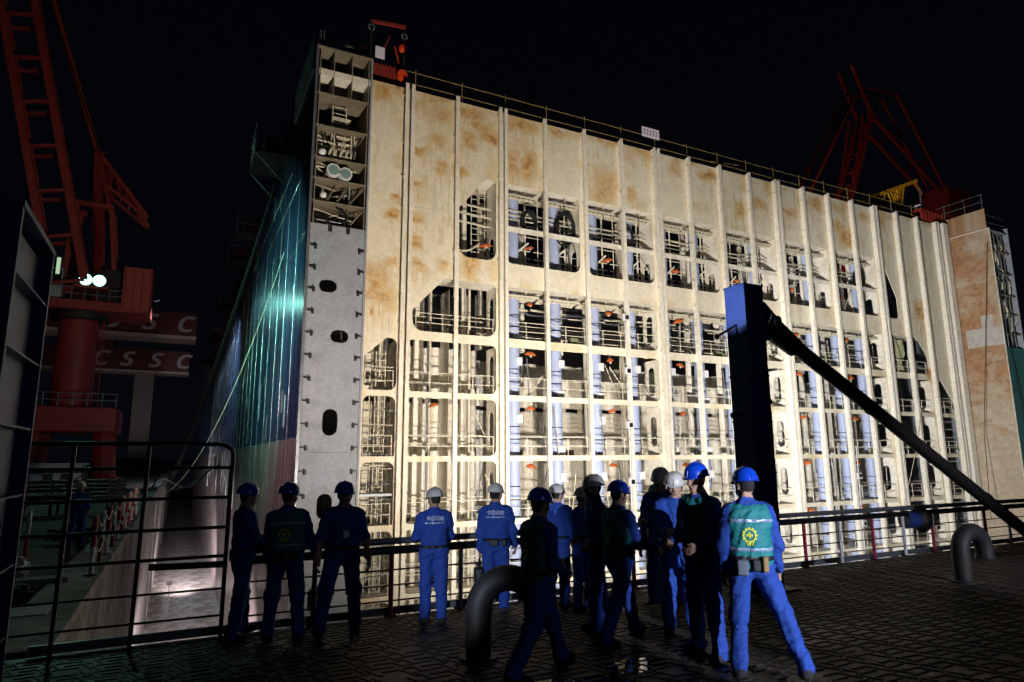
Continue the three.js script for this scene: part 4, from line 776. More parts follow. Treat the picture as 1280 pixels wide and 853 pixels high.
  const wm = thing('welding_machine', 'dark green welding machine on the quay behind the fence', 'machine', null, [-4.6, -0.3, -24]);
  mesh(wm, 'case', new RoundedBoxGeometry(1.1, 0.9, 0.7, 2, 0.05).translate(0, 0.6, 0), M(0x14402c, 0.5)); mesh(wm, 'frame', box(-0.6, 0.6, 0.06, 0.14, -0.4, 0.4), darkSteelM); for (const s of [-0.45, 0.45]) mesh(wm, 'wheel', cyl([s, 0.1, -0.42], [s, 0.1, 0.42], 0.1, 12), blackM); mesh(wm, 'panel', box(-0.4, 0.3, 0.5, 0.9, 0.352, 0.36), M(0x8a8a80, 0.5));
  const fr = thing('pipe_rack', 'long dark pipe rack with a white tarpaulin end beyond the posts', 'rack', null, [-4.5, -0.3, -34]);
  for (const x of [-2, 0, 2]) for (const z of [-1, 1]) mesh(fr, 'upright', bar([x, 0, z], [x, 1.5, z], 0.1, 0.1), darkSteelM); for (let k = 0; k < 6; k++) mesh(fr, 'pipe', cyl([-2.6, 0.5 + 0.18 * k, -0.6 + 0.2 * k], [2.6, 0.5 + 0.18 * k, -0.6 + 0.2 * k], 0.08, 8), darkSteelM);
  // bundle of hoses on the dock edge by the hull
  const hb = thing('hose_bundle', 'bundle of pale hoses spilling over the dock edge below the hull cables', 'hose bundle', null, [0, 0, 0]);
  for (let k = 0; k < 7; k++) mesh(hb, 'hose', tube([[-1.5, 0.1, -44 - k * 1.2], [-0.8, 0.5 + 0.1 * k, -44 - k * 1.1], [0.3 + 0.1 * k, 0.2, -45 - k], [1.2 + 0.2 * k, 0.9 + 0.1 * k, -46 - k]], 0.03, 24, 5), k === 3 ? galvM : hoseM);
}

// ------------------------------------------------------------------ gate railing, tall fence, posts, pipes
const pinkM = M(0xb02848, 0.5), railDark = M(0x2a2c30, 0.35, 0.6);
{
  const t = thing('gate_railing', 'long pipe railing with red and white posts along the gate deck', 'railing', null, [0, 0, 0]);
  const zr = -9.02, y0 = LO;
  const X0 = 0.75, X1 = 23;
  mesh(t, 'top_rail', cyl([X0, y0 + 0.98, zr], [X1, y0 + 0.98, zr], 0.045, 12), galvM);
  mesh(t, 'top_rail', cyl([X0, y0 + 0.86, zr + 0.02], [X1, y0 + 0.86, zr + 0.02], 0.055, 12), railDark);
  for (const h of [0.6, 0.4, 0.2]) mesh(t, 'wire', cyl([X0, y0 + h, zr], [X1, y0 + h, zr], 0.012, 6), darkSteelM);
  let k = 0; for (let x = 1.7; x < 22; x += 1.02) { mesh(t, 'post', cyl([x, y0, zr], [x, y0 + 0.84, zr], 0.032, 10), x < 2.6 ? darkSteelM : k % 2 ? pinkM : whiteM); mesh(t, 'post_foot', box(x - 0.08, x + 0.08, y0, y0 + 0.015, zr - 0.08, zr + 0.08), darkSteelM); k++; }
  const b = thing('signal_horn', 'round blue and black horn fixed to the railing near the brace', 'horn', null, [14.35, 0.62, -8.95]);
  mesh(b, 'bell', cyl([0, 0, 0], [-0.3, 0.02, -0.1], 0.15, 18, 0.2), M(0x2a3a78, 0.5)); mesh(b, 'drum', new THREE.SphereGeometry(0.24, 16, 12).scale(1, 1.1, 0.9).translate(0.17, 0, -0.02), blackM); mesh(b, 'clamp', box(-0.03, 0.03, 0.05, 0.3, -0.1, 0), darkSteelM);
}
{
  const t = thing('tall_fence', 'tall dark tubular fence panel standing at the end of the railing', 'fence', null, [0, 0, 0]);
  const z = -8.75, x0 = -1.6, x1 = 0.6, y0 = LO, y1 = 2.18;
  const c = tube([[x0, y1, z], [x1 - 0.3, y1, z], [x1 - 0.06, y1 - 0.02, z], [x1, y1 - 0.1, z], [x1, y1 - 0.4, z], [x1, y0, z]], 0.025, 60, 8); mesh(t, 'outer_tube', c, railDark);
  for (const y of [1.9, 1.55, 1.2, 0.87]) mesh(t, 'rail', cyl([x0, y, z], [x1, y, z], 0.02, 8), railDark);
  for (const y of [0.5, 0.2]) mesh(t, 'wire', cyl([x0, y, z], [x1, y, z], 0.014, 6), railDark);
  for (const x of [x0, -1.05, -0.32]) mesh(t, 'post', cyl([x, y0, z + 0.02], [x + 0.02, y1 - 0.03, z + 0.02], 0.024, 8), railDark);
  mesh(t, 'gate_bolt', bar([-0.2, 0.8, z + 0.05], [0.58, 0.78, z + 0.05], 0.05, 0.07), darkSteelM);
}
// left fabricated tower of blue steel
{
  const t = thing('steel_tower', 'large dark blue fabricated steel column with stiffened recesses at the deck end', 'column', null, [0, 0, 0]);
  const xf = -1.35, zf = -8.2, zn = -6.7;
  mesh(t, 'web', box(xf - 0.17, xf - 0.12, LO, 4.1, zf, zn), navyM);
  mesh(t, 'flange', box(xf - 1.4, xf, LO, 4.16, zf - 0.06, zf), navyM); mesh(t, 'flange', box(xf - 1.4, xf, UP, 4.16, zn, zn + 0.06), navyM);
  for (const y of [0.3, 0.98, 1.65, 2.3, 2.96, 3.6]) mesh(t, 'stiffener', box(xf - 0.12, xf - 0.01, y, y + 0.02, zf + 0.002, zn - 0.002), navyM);
  mesh(t, 'cap_plate', box(xf - 1.4, xf + 0.01, 4.165, 4.22, zf - 0.07, zn + 0.07), navyM);
}
// blue post with brace
{
  const t = thing('braced_post', 'blue steel box post with a long dark diagonal brace beside the railing', 'post', null, [0, 0, 0]);
  const x0 = 7.56, x1 = 7.95, zn = -7.0, zf = -7.4;
  mesh(t, 'shaft', box(x0, x1, UP - 0.2, 3.93, zf, zn), navyM);
  mesh(t, 'head', box(x0 - 0.004, x1 + 0.004, 3.94, 4.6, zf - 0.004, zn + 0.004), navyM);
  for (const y of [3.92, 3.2, 2.5, 1.75, 1.0]) mesh(t, 'band', box(x0 - 0.012, x1 + 0.012, y, y + 0.018, zf - 0.012, zn + 0.012), darkSteelM);
  mesh(t, 'cap_rim', merge([box(x0 - 0.015, x1 + 0.015, 4.6, 4.625, zf - 0.015, zn + 0.015)]), navyM);
  mesh(t, 'base_plate', box(x0 - 0.15, x1 + 0.15, UP, UP + 0.03, zf - 0.15 + 0.2, zn + 0.15), darkSteelM);
  mesh(t, 'brace', cyl([x1 + 0.18, 4.08, -7.15], [16.6, -0.1, -7.5], 0.115, 16), darkSteelM);
  mesh(t, 'brace_head', cyl([x1 + 0.1, 4.12, -7.15], [x1 + 0.85, 3.72, -7.18], 0.2, 14, 0.15), darkSteelM);
  mesh(t, 'pivot_lug', poly([[7.95, 3.75], [8.35, 3.85], [8.4, 4.15], [8.1, 4.4], [7.95, 4.4]], -7.2, -7.1), navyM);
  mesh(t, 'pivot_pin', cyl([8.2, 4.08, -7.35], [8.2, 4.08, -6.95], 0.08, 12), darkSteelM);
  for (const y of [3.85, 3.13, 2.43, 1.68]) for (const q of [0.08, 0.31]) { mesh(t, 'bolt', cyl([x0 + q, y, zn], [x0 + q, y, zn + 0.025], 0.02, 6), galvM); mesh(t, 'bolt', cyl([x0, y, zf + q], [x0 - 0.025, y, zf + q], 0.02, 6), galvM); }
  mesh(t, 'cable', tube([[x1 - 0.06, 3.7, zn + 0.02], [x1 - 0.05, 2.6, zn + 0.03], [x1 - 0.09, 1.5, zn + 0.025], [x1 - 0.05, UP + 0.05, zn + 0.03]], 0.014, 24, 6), hoseM);
  for (const k of [0.3, 0.7]) { const A = V(x1 + 0.18, 4.08, -7.15), B = V(16.6, -0.1, -7.5), d = B.clone().sub(A).normalize(), c = A.clone().lerp(B, k); mesh(t, 'brace_collar', cyl(c, c.clone().addScaledVector(d, 0.04), 0.13, 16), darkSteelM); }
  for (const [x, y, dx] of [[x0, 4.0, -0.42], [x0, 2.62, -0.2], [x1, 2.85, 0.22], [x0, 1.5, -0.2]]) { mesh(t, 'hook_rod', cyl([x, y, -7.2], [x + dx, y - (dx < -0.3 ? 0.22 : 0.02), -7.2], 0.018, 6), darkSteelM); mesh(t, 'hook_ring', new THREE.TorusGeometry(0.035, 0.014, 5, 10).translate(x + dx, y - (dx < -0.3 ? 0.22 : 0.02), -7.2), darkSteelM); }
}
// gooseneck pipes on the deck
const goose = (x, z, turn, lab) => {
  const t = thing('gooseneck_pipe', lab, 'vent pipe', null, [x, UP, z]); t.rotation.y = turn;
  const R = 0.29, r = 0.125, p = [[0, 0, 0], [0, 0.25, 0], [0, 0.42, 0]]; for (let k = 1; k <= 12; k++) { const a = k / 12 * Math.PI; p.push([R - R * Math.cos(a), 0.44 + R * Math.sin(a), 0]); } p.push([2 * R, 0.34, 0]);
  mesh(t, 'bend', tube(p, r, 60, 20), M(0xffffff, 0.6, 0.1, { map: paintTex([40, 41, 44], [70, 50, 38], 0.8, 35) }));
  mesh(t, 'base_flange', cyl([0, 0, 0], [0, 0.03, 0], 0.19, 20), darkSteelM); mesh(t, 'mouth_ring', cyl([2 * R, 0.32, 0], [2 * R, 0.35, 0], 0.138, 20), darkSteelM);
  return t;
};
goose(2.72, -6.1, -0.25, 'thick dark gooseneck vent pipe on the deck beside the walking worker');
goose(10.75, -6.1, -0.06, 'thick dark gooseneck vent pipe on the deck below the diagonal brace');

// ------------------------------------------------------------------ floodlights
function lampThing(key, name, label, on) {
  const L = LAMPS[key], p = V(...L.p), t = V(...L.t), dir = t.clone().sub(p).normalize();
  const g = thing(name, label, 'floodlight'); g.position.copy(p).addScaledVector(dir, -0.22);
  const inner = new THREE.Group(); inner.name = 'lamp_head'; g.add(inner); { const xr = V(0, 1, 0).cross(dir).normalize(); inner.quaternion.setFromRotationMatrix(new THREE.Matrix4().makeBasis(xr, V(0, 0, 0).crossVectors(dir, xr), dir)); }
  const s = L.s || 0.4;
  mesh(inner, 'housing', new RoundedBoxGeometry(s, s * 0.7, 0.16, 2, 0.02), darkSteelM);
  mesh(inner, 'glass', new THREE.BoxGeometry(s * 0.86, s * 0.56, 0.01).translate(0, 0, 0.088), M(0x101010, 0.3, 0, { emissive: L.c, emissiveIntensity: 3 }));
  if (L.doors) for (const sg of [-1, 1]) mesh(inner, 'barn_door', new THREE.BoxGeometry(0.3, 0.5, 0.004).translate(sg * (0.4 * Math.tan(L.doors * D2R) + 0.15), 0, 0.62), blackM);  // added unseen flaps that keep the beam off the neighbouring workers
  const o = (on ? V(...on) : p.clone().setY(p.y - 0.5)).sub(g.position);
  mesh(g, 'bracket', bar([0, 0, 0], o, 0.06, 0.06), darkSteelM);
  const l = new THREE.SpotLight(L.c, L.i, 0, L.a * D2R, L.pen, 2); l.name = 'light'; l.castShadow = true; l.shadow.radius = L.r; l.shadow.mapSize.set(2048, 2048);
  l.position.copy(p); l.target.position.copy(t); scene.add(l, l.target);
}
lampThing('gateWarm', 'floodlight', 'floodlight fixed under the gate deck lighting the left ship plates', [6, -1.6, -9.1]);
lampThing('gateCool', 'floodlight', 'floodlight fixed under the gate deck lighting the middle of the ship framing', [10.5, -1.8, -9.1]);
lampThing('gateFar', 'floodlight', 'floodlight fixed under the gate deck lighting the right end of the ship', [12, -1.8, -9.1]);
lampThing('dockWall', 'floodlight', 'floodlight on a stand on the dock floor lighting the lower hull', [0.4, DF, -28.6]);
lampThing('dockWallFar', 'floodlight', 'farther floodlight on a stand on the dock floor', [0.2, DF, -65.6]);
lampThing('mast', 'mast_floodlight', 'green tinted floodlight on a mast left of the dock', [-9.2, -0.3, -22]);
lampThing('mastLow', 'mast_floodlight', 'pinkish floodlight low on a mast left of the dock', [-9.2, -0.3, -22.5]);
lampThing('addedCraneSide', 'floodlight', 'added lamp on the slewing crane platform brightening the hull side', [-2.92, 15.0, -60.5]);
lampThing('yard', 'mast_floodlight', 'warm floodlight on a mast lighting the red dock crane', [-21.3, -0.3, -38]);
lampThing('yardRight', 'mast_floodlight', 'floodlight on a mast lighting the crane behind the ship', [80, -0.3, -52]);
lampThing('addedGantryUp', 'floodlight', 'added unseen lamp on the ground brightening the nearer lettered girder', [-14, -0.3, -160]);
lampThing('addedGantryFar', 'floodlight', 'added unseen lamp on the ground brightening the farther lettered girder', [-14, -0.3, -240]);
lampThing('backA', 'stand_floodlight', 'narrow floodlight on a stand behind the group lighting workers at the railing', [-5, UP, 2.1]);
lampThing('backB', 'stand_floodlight', 'floodlight on a stand behind the group lighting the green vest', [4.5, UP, 2.45]);
lampThing('backD', 'stand_floodlight', 'floodlight on a stand lighting the far posts of the railing', [10, UP, 4.2]);
lampThing('fill', 'mast_floodlight', 'added unseen dim fill light on a mast behind the group', [9, UP, 13.2]);
lampThing('backC', 'floodlight', 'narrow floodlight on top of the steel tower lighting the blue post head', [-2.0, 4.22, -7.35]);
{ const L = LAMPS.craneLamp, l = new THREE.SpotLight(L.c, L.i, 0, L.a * D2R, L.pen, 2); l.name = 'light'; l.castShadow = true; l.shadow.radius = L.r; l.position.set(...L.p); l.target.position.set(...L.t); scene.add(l, l.target); }

// ------------------------------------------------------------------ people
// surface nets over a signed distance function, only near the surface
function netMesh(sdf, mn, mx, h) {
  const nx = Math.ceil((mx[0] - mn[0]) / h) + 1, ny = Math.ceil((mx[1] - mn[1]) / h) + 1, nz = Math.ceil((mx[2] - mn[2]) / h) + 1;
  const f = new Float32Array(nx * ny * nz).fill(1), id = (i, j, k) => i + nx * (j + ny * k), B = 4;
  for (let k0 = 0; k0 < nz; k0 += B) for (let j0 = 0; j0 < ny; j0 += B) for (let i0 = 0; i0 < nx; i0 += B) {
    const c = sdf(mn[0] + (i0 + 1.5) * h, mn[1] + (j0 + 1.5) * h, mn[2] + (k0 + 1.5) * h);
    const far = Math.abs(c) > h * 5.5 + 0.03;
    for (let k = k0; k < Math.min(nz, k0 + B); k++) for (let j = j0; j < Math.min(ny, j0 + B); j++) for (let i = i0; i < Math.min(nx, i0 + B); i++)
      f[id(i, j, k)] = far ? c : sdf(mn[0] + i * h, mn[1] + j * h, mn[2] + k * h);
  }
  const vid = new Int32Array(nx * ny * nz).fill(-1), pos = [], idx = [];
  for (let k = 0; k < nz - 1; k++) for (let j = 0; j < ny - 1; j++) for (let i = 0; i < nx - 1; i++) {
    let m = 0; const v = [];
    for (let c = 0; c < 8; c++) { const q = f[id(i + (c & 1), j + ((c >> 1) & 1), k + (c >> 2))]; v.push(q); if (q < 0) m |= 1 << c; }
    if (m === 0 || m === 255) continue;
    let sx = 0, sy = 0, sz = 0, n = 0;
    for (let a = 0; a < 8; a++) for (const bit of [1, 2, 4]) { const b = a | bit; if (b === a) continue; if ((v[a] < 0) === (v[b] < 0)) continue; const t = v[a] / (v[a] - v[b]); sx += (a & 1) + (bit === 1 ? t : 0); sy += ((a >> 1) & 1) + (bit === 2 ? t : 0); sz += (a >> 2) + (bit === 4 ? t : 0); n++; }
    vid[id(i, j, k)] = pos.length / 3; pos.push(mn[0] + (i + sx / n) * h, mn[1] + (j + sy / n) * h, mn[2] + (k + sz / n) * h);
  }
  const quad = (a, b, c, d, flip) => { if (a < 0 || b < 0 || c < 0 || d < 0) return; if (flip) idx.push(a, c, b, a, d, c); else idx.push(a, b, c, a, c, d); };
  for (let k = 1; k < nz - 1; k++) for (let j = 1; j < ny - 1; j++) for (let i = 1; i < nx - 1; i++) {
    const s = f[id(i, j, k)] < 0;
    if (s !== (f[id(i + 1, j, k)] < 0)) quad(vid[id(i, j - 1, k - 1)], vid[id(i, j, k - 1)], vid[id(i, j, k)], vid[id(i, j - 1, k)], !s);
    if (s !== (f[id(i, j + 1, k)] < 0)) quad(vid[id(i - 1, j, k - 1)], vid[id(i - 1, j, k)], vid[id(i, j, k)], vid[id(i, j, k - 1)], !s);
    if (s !== (f[id(i, j, k + 1)] < 0)) quad(vid[id(i - 1, j - 1, k)], vid[id(i, j - 1, k)], vid[id(i, j, k)], vid[id(i - 1, j, k)], !s);
  }
  const g = new THREE.BufferGeometry(); g.setAttribute('position', new THREE.Float32BufferAttribute(pos, 3)); g.setIndex(idx); g.computeVertexNormals(); return g;
}
function capD(c, x, y, z) {
  const px = x - c.a.x, py = y - c.a.y, pz = z - c.a.z; let t = (px * c.d.x + py * c.d.y + pz * c.d.z) * c.il; t = t < 0 ? 0 : t > 1 ? 1 : t;
  const qx = px - c.d.x * t, qy = py - c.d.y * t, qz = (pz - c.d.z * t) * c.fz; return Math.sqrt(qx * qx + qy * qy + qz * qz) - (c.ra + (c.rb - c.ra) * t);
}
const mkCap = (a, b, ra, rb, tag, fz = 1) => { const d = b.clone().sub(a), l = d.lengthSq(); return { a, b, d, il: l > 1e-9 ? 1 / l : 0, ra, rb, tag, fz }; };
function smin(a, b, k) { const h = Math.max(k - Math.abs(a - b), 0) / k; return Math.min(a, b) - h * h * k * 0.25; }
const capsSdf = (caps, k) => (x, y, z) => { let d = 1e3; for (const c of caps) { const q = capD(c, x, y, z); if (q < d + k) d = d > 100 ? q : smin(d, q, k); } return d; };
// head: origin at its centre, face towards +z
const SKIN = [0.42, 0.25, 0.17], HAIR = [0.01, 0.009, 0.009];
function paintGeo(g, fn) { const p = g.attributes.position, c = new Float32Array(p.count * 3); for (let i = 0; i < p.count; i++) { const q = fn(p.getX(i), p.getY(i), p.getZ(i)); c[3 * i] = q[0]; c[3 * i + 1] = q[1]; c[3 * i + 2] = q[2]; } g.setAttribute('color', new THREE.BufferAttribute(c, 3)); return g; }
const headG = (() => {
  const ell = (x, y, z, cx, cy, cz, a, b, c) => { const u = (x - cx) / a, v = (y - cy) / b, w = (z - cz) / c, l = Math.sqrt(u * u + v * v + w * w); return (l - 1) * Math.min(a, b, c); };
  const sdf = (x, y, z) => {
    let d = ell(x, y, z, 0, 0.02, -0.01, 0.077, 0.1, 0.094);
    d = smin(d, ell(x, y, z, 0, -0.055, 0.025, 0.056, 0.062, 0.062), 0.04);
    d = smin(d, ell(x, y, z, 0, -0.095, 0.05, 0.026, 0.02, 0.024), 0.03);
    d = smin(d, ell(x, y, z, 0, -0.012, 0.092, 0.012, 0.026, 0.018), 0.018);
    d = smin(d, ell(x, y, z, 0, -0.026, 0.1, 0.016, 0.011, 0.013), 0.012);
    for (const s of [-1, 1]) {
      d = smin(d, ell(x, y, z, s * 0.03, 0.03, 0.074, 0.026, 0.008, 0.012), 0.014);
      d = Math.max(d, -ell(x, y, z, s * 0.031, 0.01, 0.094, 0.016, 0.011, 0.012) - 0.001);
      d = smin(d, ell(x, y, z, s * 0.031, 0.009, 0.074, 0.013, 0.011, 0.012), 0.004);
      d = smin(d, ell(x, y, z, s * 0.042, -0.025, 0.06, 0.02, 0.018, 0.018), 0.025);
      d = smin(d, ell(x, y, z, s * 0.079, -0.005, -0.005, 0.009, 0.031, 0.02), 0.008);
    }
    d = smin(d, ell(x, y, z, 0, -0.062, 0.083, 0.022, 0.006, 0.01), 0.008); d = smin(d, ell(x, y, z, 0, -0.073, 0.081, 0.019, 0.007, 0.01), 0.008);
    return d;
  };
  const g = netMesh(sdf, [-0.11, -0.14, -0.13], [0.11, 0.145, 0.14], 0.0055);
  return paintGeo(g, (x, y, z) => {
    if (Math.hypot(Math.abs(x) - 0.031, y - 0.009) < 0.0085 && z > 0.07) return Math.hypot(Math.abs(x) - 0.031, y - 0.009) < 0.005 ? [0.02, 0.012, 0.01] : [0.55, 0.52, 0.5];
    if (Math.abs(x) < 0.024 && Math.abs(y + 0.067) < 0.011 && z > 0.075) return [0.33, 0.14, 0.12];
    if (y > 0.027 && y < 0.037 && Math.abs(Math.abs(x) - 0.031) < 0.02 && z > 0.07) return HAIR;
    if (Math.abs(x) > 0.071 && Math.abs(z + 0.005) < 0.024 && Math.abs(y) < 0.036) return SKIN;
    return (y > 0.055 || (z < 0.02 && y > -0.01) || (z < -0.03 && y > -0.055)) ? HAIR : SKIN;
  });
})();
// hands: wrist at origin, fingers towards -y, thumb towards +z, palm facing -x
function handGeo(curl) {
  const c = [], P = (x, y, z) => V(x, y, z);
  c.push(mkCap(P(0, 0.02, 0), P(0, -0.02, 0), 0.026, 0.026, 0), mkCap(P(0, -0.02, 0.018), P(0, -0.085, 0.028), 0.019, 0.016, 0), mkCap(P(0, -0.02, 0), P(0, -0.09, 0.005), 0.02, 0.016, 0), mkCap(P(0, -0.02, -0.014), P(0, -0.085, -0.022), 0.018, 0.015, 0));
  const F = [[0.031, 0.068], [0.011, 0.078], [-0.009, 0.073], [-0.027, 0.056]];
  F.forEach(([z, L], i) => {
    let p = P(0, -0.085 - (i === 1 ? 0.006 : 0), z), a = 0.15 + curl * 0.5; const seg = [L * 0.46, L * 0.3, L * 0.26], r = [0.0105, 0.0095, 0.0088, 0.0078];
    for (let s = 0; s < 3; s++) { const q = p.clone().add(P(-Math.sin(a) * seg[s], -Math.cos(a) * seg[s], (z) * 0.06)); c.push(mkCap(p, q, r[s], r[s + 1], 0)); p = q; a += curl * 0.85 + 0.12; }
  });
  let p = P(-0.004, -0.025, 0.03), q = P(-0.016, -0.05, 0.05), e = P(-0.03 - curl * 0.01, -0.08, 0.05 - curl * 0.012); c.push(mkCap(p, q, 0.015, 0.012, 0), mkCap(q, e, 0.012, 0.009, 0));
  const g = netMesh(capsSdf(c, 0.012), [-0.11, -0.19, -0.06], [0.05, 0.06, 0.09], 0.0042); return paintGeo(g, () => SKIN);
}
const HANDS = { relaxed: handGeo(0.45), grip: handGeo(1.25) };
const clothNoise = (x, y, z) => 0.0075 * Math.sin(26 * y + 7 * Math.sin(9 * x + 5 * z) + 11 * z + 6 * x) * Math.sin(15 * x + 9 * y + 3 + 8 * z) + 0.0045 * Math.sin(47 * y + 33 * x + 21 * z + 3 * Math.sin(14 * y));
const foldB = tex(512, 512, (u, v) => { // creases of work cloth
  const w = fbm(u * 5, v * 5, 3, 5, 5, 201), a = 1 - Math.abs(2 * fbm(u * 9 + w * 1.2, v * 12 + w * 1.5, 3, 0, 0, 202) - 1), b = 1 - Math.abs(2 * fbm(u * 22, v * 20, 2, 22, 20, 203) - 1); const k = 255 * (0.62 * a * a + 0.22 * b + 0.1 * fbm(u * 120, v * 120, 1, 120, 120, 204)); return [k, k, k]; }, false);
const bodyM = new THREE.MeshPhysicalMaterial({ color: 0xffffff, vertexColors: true, roughness: 0.85, sheen: 0.15, bumpMap: foldB, bumpScale: 0.012 });
const clothUV = g => { const q = g.attributes.position, u = new Float32Array(q.count * 2); for (let i = 0; i < q.count; i++) { u[2 * i] = (q.getX(i) * 0.8 + q.getZ(i) * 0.6) / 0.7; u[2 * i + 1] = (q.getY(i) + 0.3 * q.getX(i)) / 0.7; } g.setAttribute('uv', new THREE.BufferAttribute(u, 2)); return g; };
const flatUV = g => { g.setAttribute('uv', new THREE.BufferAttribute(new Float32Array(g.attributes.position.count * 2).fill(0.37), 2)); return g; };
const BLUE = [0.009, 0.046, 0.27];
const helmetMs = { white: M(0xc8c4bc, 0.35), blue: M(0x0f3fb8, 0.25) };
const vestM = M(0x0c6f70, 0.7, 0, { sheen: 0.2, bumpMap: foldB, bumpScale: 0.012 }), stripM = M(0x8fa0b8, 0.35, 0.3), emblemM = M(0xc8c83a, 0.6), letterWhiteM = M(0xb8c4d8, 0.6), beltM = M(0x0d0c0c, 0.6), pouchM = M(0x5a606e, 0.6);
function geoInto(list, g, m) { const q = g.clone(); q.applyMatrix4(m); list.push(q); }
function person(o) {
  const s = o.h / 1.76, t = thing('person', o.label, 'person', null, [o.x, o.y, o.z]); t.rotation.y = o.face; { const b = s * rr(0.95, 1.09); t.scale.set(b, s, b * rr(0.97, 1.06)); }
  const cl = o.cloth || BLUE, cl2 = o.trousers || cl;
  // legs
  const legs = {}; let low = 1e3;
  for (const sg of [1, -1]) {
    const L = { f: 0, s: 0.06, k: 0.06, ...(sg > 0 ? o.legL : o.legR) };
    const hip = V(sg * 0.092, 0, 0), dir = V(sg * Math.sin(L.s), -Math.cos(L.f) * Math.cos(L.s), Math.sin(L.f) * Math.cos(L.s));
    const knee = hip.clone().addScaledVector(dir, 0.425), a2 = L.f - L.k, ank = knee.clone().addScaledVector(V(sg * Math.sin(L.s * 0.7), -Math.cos(a2), Math.sin(a2)), 0.41);
    const fp = Math.min(0, a2 + 0.25) * 0.9; // heel lifts when the shank leans back
    legs[sg] = { hip, knee, ank, fp, out: sg * (L.o ?? 0.12) }; low = Math.min(low, ank.y + (fp < -0.05 ? fp * 0.1 : 0));
  }
  const py = 0.085 - low, lean = o.lean || 0, cL = Math.cos(lean), sL = Math.sin(lean);
  const up = (x, y, z) => V(x, y * cL - z * sL + py, y * sL + z * cL);
  const caps = [], torso = [];
  for (const sg of [1, -1]) {
    const l = legs[sg]; for (const k of ['hip', 'knee', 'ank']) l[k].y += py;
    caps.push(mkCap(l.hip.clone().add(V(0, 0.0, -0.01)), l.knee, 0.108, 0.08, 1), mkCap(l.knee, l.ank.clone().add(V(0, 0.0, 0)), 0.08, 0.07, 1));
    caps.push(mkCap(l.ank.clone().add(V(0, 0, -0.005)), l.ank.clone().add(V(0, -0.04, -0.01)), 0.045, 0.045, 2));
    const fd = V(Math.sin(l.out), Math.sin(l.fp), Math.cos(l.out)).normalize();
    caps.push(mkCap(l.ank.clone().add(V(0, -0.04, -0.045)), l.ank.clone().add(V(0, -0.042, 0)).addScaledVector(fd, 0.15), 0.043, 0.04, 2));
  }
  torso.push(mkCap(up(-0.07, 0.02, -0.01), up(0.07, 0.02, -0.01), 0.115, 0.115, 1), mkCap(up(-0.075, 0.16, 0), up(0.075, 0.16, 0), 0.118, 0.118, 0), mkCap(up(-0.085, 0.31, 0), up(0.085, 0.31, 0), 0.112, 0.112, 0), mkCap(up(-0.1, 0.41, -0.01), up(0.1, 0.41, -0.01), 0.1, 0.1, 0), mkCap(up(0, 0.2, 0), up(0, 0.4, 0), 0.115, 0.115, 0));
  caps.push(...torso, mkCap(up(-0.14, 0.465, -0.01), up(0.14, 0.465, -0.01), 0.066, 0.066, 0), mkCap(up(-0.05, 0.5, -0.01), up(0.05, 0.5, -0.01), 0.06, 0.06, 0));
  caps.push(mkCap(up(0, 0.49, -0.01), up(0, 0.545, -0.005), 0.07, 0.062, 0), mkCap(up(0, 0.52, -0.005), up(0, 0.62, 0.01), 0.055, 0.055, 3));
  const geos = [], hd = o.head || {};
  for (const sg of [1, -1]) {
    const A = { f: 0.08, s: 0.16, e: 0.25, i: 0.1, hand: 'relaxed', ...(sg > 0 ? o.armL : o.armR) };
    const sh = up(sg * 0.178, 0.455, -0.01), d1 = V(sg * Math.sin(A.s), -Math.cos(A.f) * Math.cos(A.s), Math.sin(A.f) * Math.cos(A.s)), el = sh.clone().addScaledVector(d1, 0.285);
    const s2 = A.s - A.i, d2 = V(sg * Math.sin(s2), -Math.cos(A.f + A.e) * Math.cos(s2), Math.sin(A.f + A.e) * Math.cos(s2)).normalize(), wr = el.clone().addScaledVector(d2, 0.25);
    caps.push(mkCap(sh, el, 0.07, 0.054, 0)); caps.push(mkCap(el, wr.clone().addScaledVector(d2, -0.02), o.short ? 0.045 : 0.053, o.short ? 0.03 : 0.04, o.short ? 3 : 0)); caps.push(mkCap(wr.clone().addScaledVector(d2, -0.04), wr.clone().addScaledVector(d2, 0.01), 0.028, 0.026, 3));
    const yv = d2.clone().negate(), zv = V(0, 0.25, 1).addScaledVector(yv, -V(0, 0.25, 1).dot(yv)).normalize(), xv = V(0, 0, 0).crossVectors(yv, zv);
    const m = new THREE.Matrix4().makeBasis(xv.multiplyScalar(sg), yv, zv).setPosition(wr); const hg = HANDS[A.hand].clone(); hg.applyMatrix4(m);
    if (sg < 0) { const ix = hg.index.array; for (let i = 0; i < ix.length; i += 3) { const q = ix[i]; ix[i] = ix[i + 1]; ix[i + 1] = q; } hg.computeVertexNormals(); }
    geos.push(hg); legs['w' + sg] = wr.clone().addScaledVector(d2, 0.08);
  }
  const base = capsSdf(caps, 0.05), sdf = (x, y, z) => base(x, y, z) + clothNoise(x, y, z);
  const bb = new THREE.Box3(); for (const c of caps) { bb.expandByPoint(c.a); bb.expandByPoint(c.b); }
  const g = netMesh(sdf, [bb.min.x - 0.15, -0.02, bb.min.z - 0.15], [bb.max.x + 0.15, bb.max.y + 0.12, bb.max.z + 0.15], o.cell || 0.0155);
  const cols = [cl, cl2, [0.012, 0.012, 0.013], SKIN];
  paintGeo(g, (x, y, z) => { let b = 1e3, tg = 0; for (const c of caps) { const d = capD(c, x, y, z) ; if (d < b) { b = d; tg = c.tag; } } return cols[tg]; });
  geos.unshift(g);
  const hp = up(0, 0.685, 0.02), hm = new THREE.Matrix4().makeRotationFromEuler(new THREE.Euler(hd.pitch || 0.05, hd.yaw || 0, hd.roll || 0, 'YXZ')).setPosition(hp);
  const hg = headG.clone(); hg.applyMatrix4(hm); geos.push(hg);
  geos.forEach((q, i) => i ? flatUV(q) : clothUV(q));
